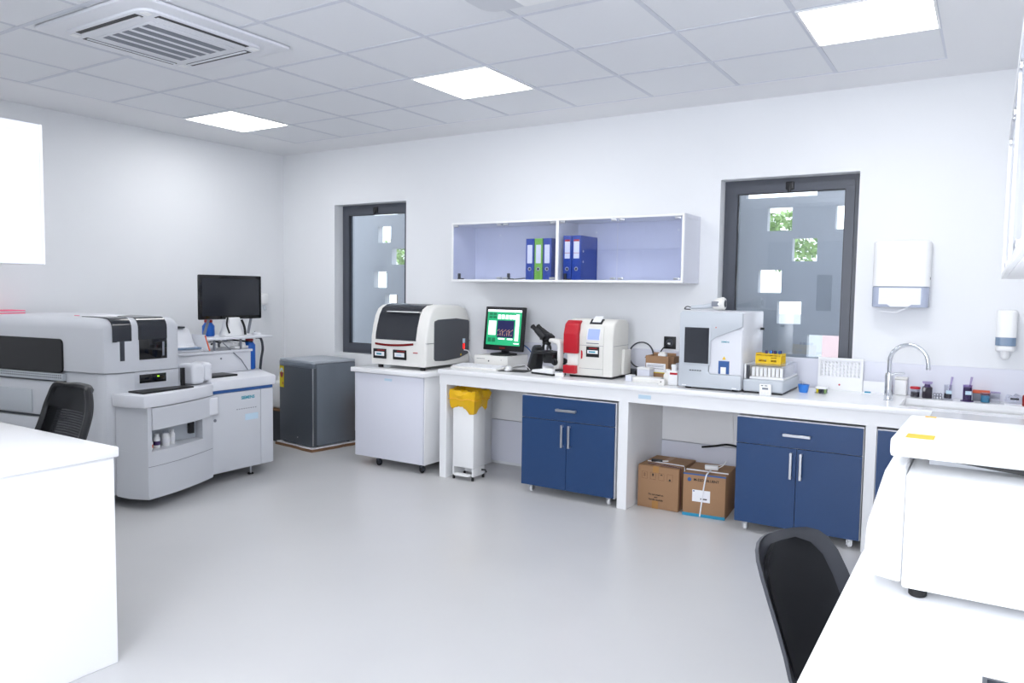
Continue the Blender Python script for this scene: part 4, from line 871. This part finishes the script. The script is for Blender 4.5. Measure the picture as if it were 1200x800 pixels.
obj('drawer_front', arc(-2.539, -1.88, .5455, .695, 1.362, .012, 12, .004), 'instrument', t)
obj('drawer_grip', box(1.437, 1.462, -2.0, -1.905, .555, .685, .01, 3), 'instrument_white', t); obj('drawer_latch', box(1.475, 1.486, -2.13, -2.105, .645, .675, .002), 'black', t)
obj('shelf_switch', box(1.401, 1.43, -2.13, -2.09, .44, .53, .003), 'black', t)
obj('module_seam', arc(-2.569, -1.936, .298, .301, 1.37, .001), 'skirting', t)
obj('module_rim', prism([(1.361, -1.935), (1.361, -2.665), (1.50, -2.655)] + [(fx(-2.60 + .665 * i / 10, .012), -2.60 + .665 * i / 10) for i in range(11)], 'z', .7005, .785, .008, 2), 'instrument_white', t)
obj('sample_tray', prism([(1.40, -2.14), (1.40, -2.57), (1.555, -2.56), (1.50, -2.14)], 'z', .7855, .797), 'black', t)
obj('tray_post', box(1.365, 1.385, -2.155, -2.130, .7855, .92), 'black', t, False)
# right module
RM = [(.12, -1.93), (1.40, -1.93), (1.40, -1.345), (.9, -1.09), (.12, -1.09)]
obj('side_cabinet', prism([(.12, -1.934), (1.385, -1.934), (1.385, -1.345), (.9, -1.09), (.12, -1.09)], 'z', .085, .70), 'instrument', t)
obj('middle_cabinet', box(.12, 1.355, -2.158, -1.935, .085, .783), 'instrument', t, False)
d = obj('cabinet_door', box(1.385, 1.402, -1.925, -1.47, .09, .698, .003), 'instrument', t); obj('door_lock', cyl(.012, .004, (1.402, -1.895, .50), 'x'), 'skirting', d)
obj('end_trim', box(1.385, 1.402, -1.466, -1.345, .09, .698, .003), 'instrument', t)
obj('blue_strip', prism([(.14, -1.93), (1.403, -1.93), (1.403, -1.35), (.9, -1.10), (.14, -1.10)], 'z', .7005, .724), 'siemens_blue', t)
obj('worktop', prism([(.12, -1.93), (1.415, -1.93), (1.415, -1.325), (.9, -1.07), (.12, -1.07)], 'z', .7245, .80, .01, 2), 'instrument_white', t)
text('lettering', 'SIEMENS', .034, (1.4025, -1.655, .635), SIDE, 'teal', d, 'LEFT', .0012)
for k in range(9): obj('model_print', box(1.402, 1.4028, -1.70 + k * .022, -1.688 + k * .022, .556, .563), 'vent_grey', d, False)
obj('door_sticker', box(1.402, 1.4028, -1.62, -1.495, .465, .515), 'pale_blue', d, False)
obj('module_cover', box(1.22, 1.41, -2.085, -1.975, .79, .94, .03, 4), 'instrument_white', t); obj('module_cover', box(1.20, 1.385, -1.968, -1.89, .801, .945, .03, 4), 'instrument_white', t)
obj('bay_wall', box(1.10, 1.14, -2.14, -2.09, .785, .92), 'instrument_grey', t, False); obj('sample_tray', box(1.05, 1.24, -1.86, -1.56, .8005, .815, .002), 'black', t)
obj('riser', box(.30, .98, -1.92, -1.22, .8005, .965, .006), 'instrument_white', t); obj('riser_lip', box(.30, 1.0, -2.10, -1.215, .9655, .985, .004), 'instrument_white', t); obj('riser_bolt', cyl(.008, .004, (.98, -1.52, .92), 'x'), 'skirting', t)
co = obj('console', prism([(.55, .986), (.97, .986), (.97, 1.01), (.86, 1.035), (.78, 1.17), (.55, 1.17)], 'y', -2.02, -1.67, .012, 2), 'instrument_white', t)
obj('console_tray', box(.86, .985, -2.0, -1.70, 1.0105, 1.025, .003), 'cyan_band', co); obj('console_lid', box(.58, .80, -2.0, -1.72, 1.1705, 1.185, .004), 'dark_grey', co)
kp = obj('keypad', prism([(.875, 1.026), (.93, 1.026), (.87, 1.10), (.85, 1.10)], 'y', -1.97, -1.86, .004, 1), 'white', co)
obj('keypad_screen', prism([(.926, 1.04), (.882, 1.092), (.886, 1.094), (.930, 1.042)], 'y', -1.915, -1.875), 'gloss_black', co); obj('keypad_knob', prism([(.920, 1.05), (.895, 1.08), (.899, 1.082), (.924, 1.052)], 'y', -1.955, -1.935), 'black', co)
obj('divider_panel', prism([(.80, .99), (1.02, .99), (.96, 1.12), (.80, 1.12)], 'y', -1.66, -1.645), 'instrument_white', t); obj('divider_edge', tube([(.965, -1.655, 1.115), (1.02, -1.655, .995)], .006, 6), 'orange', t)
b = None
rn = random.Random(11)
for k in range(9):
    p = (.80 + rn.uniform(-.1, .15), -1.55 + k * .035, 1.02 + rn.uniform(0, .04)); q_ = (.85 + rn.uniform(-.1, .12), p[1] + rn.uniform(-.1, .15), 1.0 + rn.uniform(0, .06))
    obj('tubing', tube(smooth_path([p, ((p[0] + q_[0]) / 2, (p[1] + q_[1]) / 2, 1.05), q_]), .004 + .003 * (k % 2), 6), ('white', 'black', 'vent_grey')[k % 3], t)
obj('tubing', tube([(.98, -1.50, 1.05), (.99, -1.33, .90), (1.0, -1.27, .81)], .004, 6), 'vent_grey', t)
obj('fitting', cyl(.02, .05, (.93, -1.30, 1.02), 'y'), 'white', t); obj('fitting', box(.88, .95, -1.36, -1.22, .99, 1.01, .003), 'white', t)
for x, y in ((1.31, -1.50), (.7, -1.85), (.7, -2.4), (.3, -2.7), (.3, -1.3)):
    f_ = obj('levelling_foot', cyl(.008, .085, (x, y, .012)), 'steel', t); obj('foot_pad', cyl(.024, .012, (x, y, 0), bev=.003), 'rubber', f_)
# monitor shelf with posts, on the analyser worktop
t = thing('monitor_shelf', 'white shelf on slim posts over the analyser worktop carrying the big monitor', 'shelf', (.85, -1.33, .986), None)
obj('shelf_board', box(.62, 1.0, -1.655, -1.0, 1.075, 1.092, .004), 'instrument_white', t)
for x, y in ((.66, -1.60), (.95, -1.56), (.66, -1.30), (.95, -1.30)): obj('shelf_post', tube([(x, y, .986), (x, y, 1.075)], .01, 8), 'vent_grey', t)
t = thing('touch_monitor', 'large black touchscreen monitor on a white foot above the analyser', 'monitor', (.86, -1.335, 1.0925), R(90))
obj('stand_foot', prism([(-.09, 0), (.09, 0), (.10, .01), (.07, .06), (.05, .12), (.06, .16), (-.06, .16), (-.05, .12), (-.07, .06), (-.10, .01)], 'y', -.06, .03, .008, 2), 'white', t)
obj('monitor_back', box(-.30, .30, .0, .03, .15, .50, .012), 'white', t); obj('bezel', box(-.315, .315, -.022, .0, .145, .515, .01, 3), 'gloss_black', t); obj('screen', box(-.285, .285, -.0235, -.022, .175, .485), 'smoke', t, False)
obj('stand_arm', tube([(.20, .02, .016), (.235, .02, .16)], .012, 10), 'vent_grey', t); obj('stand_arm', tube([(-.24, .02, .016), (-.19, .02, .16)], .012, 10), 'vent_grey', t)
obj('cable', tube(smooth_path([(-.07, -.06, .16), (-.085, -.07, .10), (-.06, -.07, .03)]), .008, 8), 'black', t); obj('cable', tube(smooth_path([(.07, -.06, .14), (.09, -.07, .08), (.10, -.07, .012)]), .01, 8), 'black', t)
t = thing('wall_dispenser', 'white plastic dispenser head on the wall beside the big monitor', 'dispenser', (.05, -.33, 1.33), 0); obj('head', box(-.049, .06, -.04, .04, 0, .12, .02, 3), 'white', t); obj('nozzle', tube([(.03, 0, .0), (.05, 0, -.05)], .014, 10), 'instrument_grey', t)
def canister(label, x, y, z, h, group='blue canisters behind the analyser'):
    c = thing('blue_canister', label, 'canister', (x, y, z), 0, group); obj('body', lathe([(.045, 0), (.05, .008), (.05, h - .04), (.035, h - .02), (.03, h - .01)], seg=20), 'canister_blue', c); obj('cap', cyl(.034, .022, (0, 0, h - .0098), bev=.003), 'dark_red', c)
canister('small blue canister on the shelf behind the white monitor foot', .74, -1.46, 1.0925, .125); canister('tall blue canister standing on the analyser worktop below the shelf', .88, -1.155, .8003, .25)
t = thing('shelf_mouse', 'flat white mouse at the free end of the monitor shelf', 'mouse', (.86, -1.06, 1.0923), R(80))
b = BM(); bmesh.ops.create_uvsphere(b, u_segments=16, v_segments=10, radius=1)
for v in b.verts: v.co = Vector((v.co.x * .035, v.co.y * .06, max(v.co.z, 0) * .028))
bmesh.ops.remove_doubles(b, verts=b.verts, dist=1e-5); obj('shell', b, 'instrument_white', t); obj('scroll_wheel', cyl(.007, .006, (-.003, .03, .022), 'x'), 'dark_grey', t)
t = thing('drain_hose', 'grey hose hanging from the monitor shelf to the analyser worktop', 'hose', (.75, -1.0, .8), None); obj('hose', tube(smooth_path([(.80, -1.02, 1.064), (.80, -.965, 1.05), (.80, -.945, .96), (.80, -.965, .85), (.80, -.985, .60), (.80, -.985, .02)]), .011, 8), 'dark_grey', t); obj('hose_end', cyl(.016, .03, (.80, -.985, .001)), 'rubber', t)
for k, (y, h, c, lab) in enumerate(((-2.505, .07, 'orange', 'small bottle with an orange label in the analyser shelf'), (-2.44, .095, 'purple', 'small bottle with a purple label in the analyser shelf'), (-2.36, .105, 'paper', 'clear topped bottle with a white label in the analyser shelf'), (-2.30, .10, 'paper', 'narrow white bottle beside the analyser shelf switch'))):
    c_ = thing('shelf_bottle', lab, 'bottle', (1.53 - .02 * k, y, .4003), 0, 'bottles in the analyser shelf'); r_ = .022 + .006 * (k == 2)
    obj('bottle_body', lathe([(r_ * .95, 0), (r_, .003), (r_, h * .7), (r_ * .6, h * .85)], seg=16), 'white', c_); obj('cap', cyl(r_ * .7, h * .16, (0, 0, h * .8503)), 'clear' if k == 2 else 'white', c_); obj('label', lathe([(r_ + .0006, h * .2), (r_ + .0006, h * .5)], seg=16), c, c_)
t = thing('pink_folder', 'pink folder lying on top of the big analyser hood', 'folder', (.125, -2.74, 1.2905), R(4)); obj('cover', box(-.09, .09, -.09, .09, 0, .008, .002), 'pink', t); obj('pages', box(-.085, .085, -.085, .085, .0082, .018, .001), 'paper', t); obj('top_cover', box(-.09, .09, -.09, .09, .0182, .026, .002), 'pink', t)
t = thing('curled_paper', 'white sheets with a pink edge lying on the big analyser hood', 'paper', (.98, -2.50, 1.2908), R(8)); obj('sheet', prism([(-.15, 0), (.15, 0), (.15, .003), (0, .006), (-.15, .003)], 'y', -.10, .10), 'paper', t); obj('pink_edge', box(-.152, -.10, -.102, -.098, .001, .005), 'pink', t, False)

# ---------------------------------------------------------------- ceiling cassette and small ceiling unit
t = thing('air_conditioner', 'square white four way air conditioner cassette in the ceiling', 'air conditioner', (2.41, -2.915, H), 0); h_ = .465
panel = prism(rr(-h_, h_, -h_, h_, .02), 'z', -.016, -.001, .005, 2, sel=lambda a_, b_: max(a_.z, b_.z) < -.01)
obj('panel', panel, 'instrument_white', t)
obj('centre_panel', prism(rr(-.37, .37, -.37, .37, .07), 'z', -.030, -.0162, .006, 2, sel=lambda a_, b_: max(a_.z, b_.z) < -.025), 'instrument_white', t)
for k in range(4):
    mx = Matrix.Rotation(R(90 * k), 4, 'Z')
    obj('outlet', box(-.27, .27, .305, .350, -.0312, -.0295, mx=mx), 'black', t, False); obj('louvre', box(-.262, .262, .308, .324, -.036, -.0313, .001, 1, mx=mx), 'instrument_white', t)
    obj('corner_cap', box(.30, .345, .30, .345, -.033, -.030, .001, 1, mx=mx), 'white', t)
obj('intake_grille', box(-.25, .25, -.25, .25, -.035, -.0302, .003), 'instrument_white', t)
for k in range(5): obj('grille_slat', box(-.215 + k * .09, -.160 + k * .09, -.235, .235, -.0365, -.0352), 'vent_grey', t, False)
t = thing('ceiling_detector', 'rounded grey ceiling unit with a white lens between the light panels', 'ceiling unit', (4.45, -2.56, H), 0)
obj('unit_body', prism(rr(-.24, .24, -.14, .14, .09), 'z', -.05, -.001, .02, 3, sel=lambda a_, b_: max(a_.z, b_.z) < -.04), 'instrument', t); obj('unit_lens', prism(rr(-.02, .20, -.10, .12, .02), 'z', -.056, -.0502, .003, 1), 'white', t)

# ---------------------------------------------------------------- instrument on the side bench
t = thing('bench_centrifuge', 'big white box shaped instrument with a lifted lid on the side bench', 'instrument', (6.4, -3.5, CT), None)
yn, yb_ = -3.74, -3.22; x1 = 6.665
obj('housing', box(6.185, x1, yn, yb_, .898, 1.145, .006), 'white', t)
obj('nose', prism([(6.184, .905), (6.125, .912), (6.108, .935), (6.112, 1.02), (6.145, 1.15), (6.184, 1.16)], 'y', yn + .004, yb_ - .004, .008, 2), 'white', t)
obj('side_sheet', box(6.20, x1 - .01, yn - .003, yn, .915, 1.135, .001), 'white', t); obj('screw', cyl(.004, .003, (6.255, yn - .004, .908), 'y', 10), 'steel', t)
lid = [(yn - .035, 1.190), (yn - .035, 1.214), (yn - .028, 1.222), (yb_ - .07, 1.206), (yb_ - .06, 1.19), (yb_ - .06, 1.172), (yn - .02, 1.182)]
obj('lid', prism(lid, 'x', 6.155, x1 + .005, .004, 2), 'white', t); obj('lid_lip', prism([(yn + .12, 1.146), (yn + .12, 1.171), (yb_ - .08, 1.171), (yb_ - .08, 1.146)], 'x', 6.22, x1 - .02), 'instrument', t, False)
obj('gasket_or_dark_gap', prism([(6.20, 1.171), (x1 - .01, 1.171), (x1 - .01, 1.1465), (6.42, 1.148), (6.24, 1.164)], 'y', yn + .09, yn + .119), 'black', t, False)  # black wedge stands in for the shaded gap under the lifted lid
obj('yellow_note', prism([(yn - .005, 1.2215), (yn + .06, 1.2193), (yn + .06, 1.2202), (yn - .005, 1.2224)], 'x', 6.180, 6.232), 'sticky', t, False); obj('yellow_note', box(6.19, 6.215, yb_ - .095, yb_ - .08, 1.2065, 1.2078), 'sticky', t, False)
for x in (6.215, x1 - .05):
    for y in (yn + .03, yb_ - .05): obj('foot', cyl(.018, .0195, (x, y, CT + .0003), bev=.003), 'rubber', t)
t = thing('dark_tray', 'dark grey flat tray with rounded corners lying on the side bench', 'tray', (6.47, -4.20, CT), 0)
obj('tray_floor', prism(rr(-.135, .135, -.115, .115, .015), 'z', 0, .006), 'dark_grey', t); obj('tray_rim', holed(-.135, .135, -.115, .115, .006, .02, [(-.128, .128, -.108, .108)], 'xyz'), 'dark_grey', t, False)

# ---------------------------------------------------------------- chairs
def patch(rows, n=14, th=.010, umax=1.0, off=0.0):
    """rows: (cx, z, halfwidth, curl, dirx, dirz) along the chair's length; curl bends the sides along the row normal"""
    b = BM(); G = []; G2 = []
    for (cx, z, hw, cu, nx, nz) in rows:
        L = []; L2 = []
        for k in range(n + 1):
            u = (-1 + 2 * k / n) * umax; q = cu * abs(u) ** 2.6; y = hw * u
            p = Vector((cx + nx * (q + off), y, z + nz * (q + off))); L.append(b.verts.new(p)); L2.append(b.verts.new(p + Vector((nx, 0, nz)) * th))
        G.append(L); G2.append(L2)
    m = len(rows)
    for i in range(m - 1):
        for k in range(n):
            b.faces.new((G[i][k], G[i][k + 1], G[i + 1][k + 1], G[i + 1][k])); b.faces.new((G2[i][k], G2[i + 1][k], G2[i + 1][k + 1], G2[i][k + 1]))
    for i in range(m - 1):
        b.faces.new((G[i][0], G[i + 1][0], G2[i + 1][0], G2[i][0])); b.faces.new((G[i][n], G2[i][n], G2[i + 1][n], G[i + 1][n]))
    for k in range(n): b.faces.new((G[0][k], G2[0][k], G2[0][k + 1], G[0][k + 1])); b.faces.new((G[m - 1][k], G[m - 1][k + 1], G2[m - 1][k + 1], G2[m - 1][k]))
    bmesh.ops.recalc_face_normals(b, faces=b.faces); return b
t = thing('shell_chair', 'black plastic shell chair pushed up to the side bench', 'chair', (6.11, -3.33, 0), R(-20))
rows = []
lean = lambda x, z: x - max(0, z - .46) * .24
P = [(lean(x, z), z, hw, cu) for x, z, hw, cu in [(.20, .415, .20, .010), (.17, .43, .215, .02), (.08, .435, .225, .03), (-.03, .43, .225, .04), (-.12, .435, .22, .05), (-.17, .46, .215, .06), (-.195, .52, .21, .07), (-.21, .59, .205, .07), (-.222, .66, .20, .065), (-.232, .715, .193, .06), (-.24, .755, .178, .052), (-.245, .78, .155, .042), (-.248, .796, .12, .028), (-.2495, .804, .075, .012), (-.25, .807, .03, .0)]]
for i, (x, z, hw, cu) in enumerate(P):
    p, q_ = P[max(i - 1, 0)], P[min(i + 1, len(P) - 1)]; d = Vector((q_[0] - p[0], q_[1] - p[1])).normalized(); rows.append((x, z, hw, cu, d.y, -d.x) if True else None)
obj('shell', patch(rows, 18, .012), 'shell', t)
obj('seat_pad', patch([(x, z, hw * k_, cu * .7, nx, nz) for (x, z, hw, cu, nx, nz), k_ in zip(rows[1:-3], [.84] * (len(rows) - 7) + [.80, .66, .36])], 16, .014, .92, .002), 'chair_pad', t)
for sx, sy in ((1, 1), (1, -1), (-1, 1), (-1, -1)): obj('leg', tube([(.10 * sx, .12 * sy, .425), (.19 * sx, .20 * sy, 0)], [.014, .010], 10), 'steel', t)
obj('under_frame', box(-.11, .11, -.13, .13, .415, .426, .003), 'black', t)
t = thing('task_chair', 'black mesh back task chair standing behind the white desk', 'chair', (2.67, -3.87, 0), R(-95))
# local: faces +x, back towards -x
rows = []
for i in range(9):
    v = i / 8; z = .62 + .40 * v; x = -.15 - .15 * v - .02 * math.sin(PI * v); hw = .235 * (1 - .10 * v) * (1 if i < 7 else (.93 if i == 7 else .78)); rows.append((x, z, hw, .05, .97, .2))
obj('back_mesh', patch(rows, 16, .004, .74), 'mesh_fabric', t)
def frame_pts():
    L = [(x + nx * cu, -hw, z + nz * cu) for x, z, hw, cu, nx, nz in rows]; T_ = [(rows[-1][0] + .05 * abs(u) ** 2.6, rows[-1][2] * u, rows[-1][1] + .012 * (1 - u * u)) for u in (-.7, -.35, 0, .35, .7)]
    return L + T_ + [(x + nx * cu, hw, z + nz * cu) for x, z, hw, cu, nx, nz in rows[::-1]]
obj('back_frame', tube(smooth_path(frame_pts(), 4), .018, 8), 'black', t)
for s in (-1, 1):
    rr_ = [(x, z, hw, cu, nx, nz) for x, z, hw, cu, nx, nz in rows]
    b = BM(); G = []
    for (x, z, hw, cu, nx, nz) in rr_:
        G.append([b.verts.new((x + nx * (cu * abs(u) ** 2.6), s * hw * u, z + nz * cu * abs(u) ** 2.6)) for u in (.62, .75, .88, 1.0)])
    for A, B in zip(G, G[1:]):
        for k in range(3): b.faces.new((A[k], A[k + 1], B[k + 1], B[k]))
    bmesh.ops.solidify(b, geom=b.faces[:], thickness=.012); obj('side_bolster', b, 'chair_pad', t)
obj('top_bolster', patch([(x, z, hw, cu, nx, nz) for x, z, hw, cu, nx, nz in rows[6:]], 14, .012, .98), 'chair_pad', t)
obj('lumbar_bar', tube(smooth_path([(-.20, -.21, .72), (-.235, 0, .72), (-.20, .21, .72)]), .014, 8), 'black', t)
obj('back_stem', tube(smooth_path([(-.02, 0, .42), (-.20, 0, .43), (-.255, 0, .52), (-.245, 0, .70)]), .022, 10), 'black', t)
obj('seat', prism(rr(-.20, .26, -.235, .235, .08), 'z', .445, .505, .018, 3), 'chair_pad', t); obj('mechanism', box(-.10, .10, -.07, .07, .405, .4448, .008), 'black', t)
obj('gas_lift', cyl(.025, .30, (0, 0, .105)), 'black', t)
for k in range(5):
    a_ = R(72 * k + 18); dx, dy = math.cos(a_), math.sin(a_); lg = obj('base_leg', tube([(0, 0, .11), (.15 * dx, .15 * dy, .095), (.29 * dx, .29 * dy, .07)], [.03, .022, .015], 8), 'black', t); obj('caster', cyl(.027, .04, (.29 * dx - .02 * abs(dy) * 0, .29 * dy, .027), 'y', 14, bev=.004), 'rubber', lg)
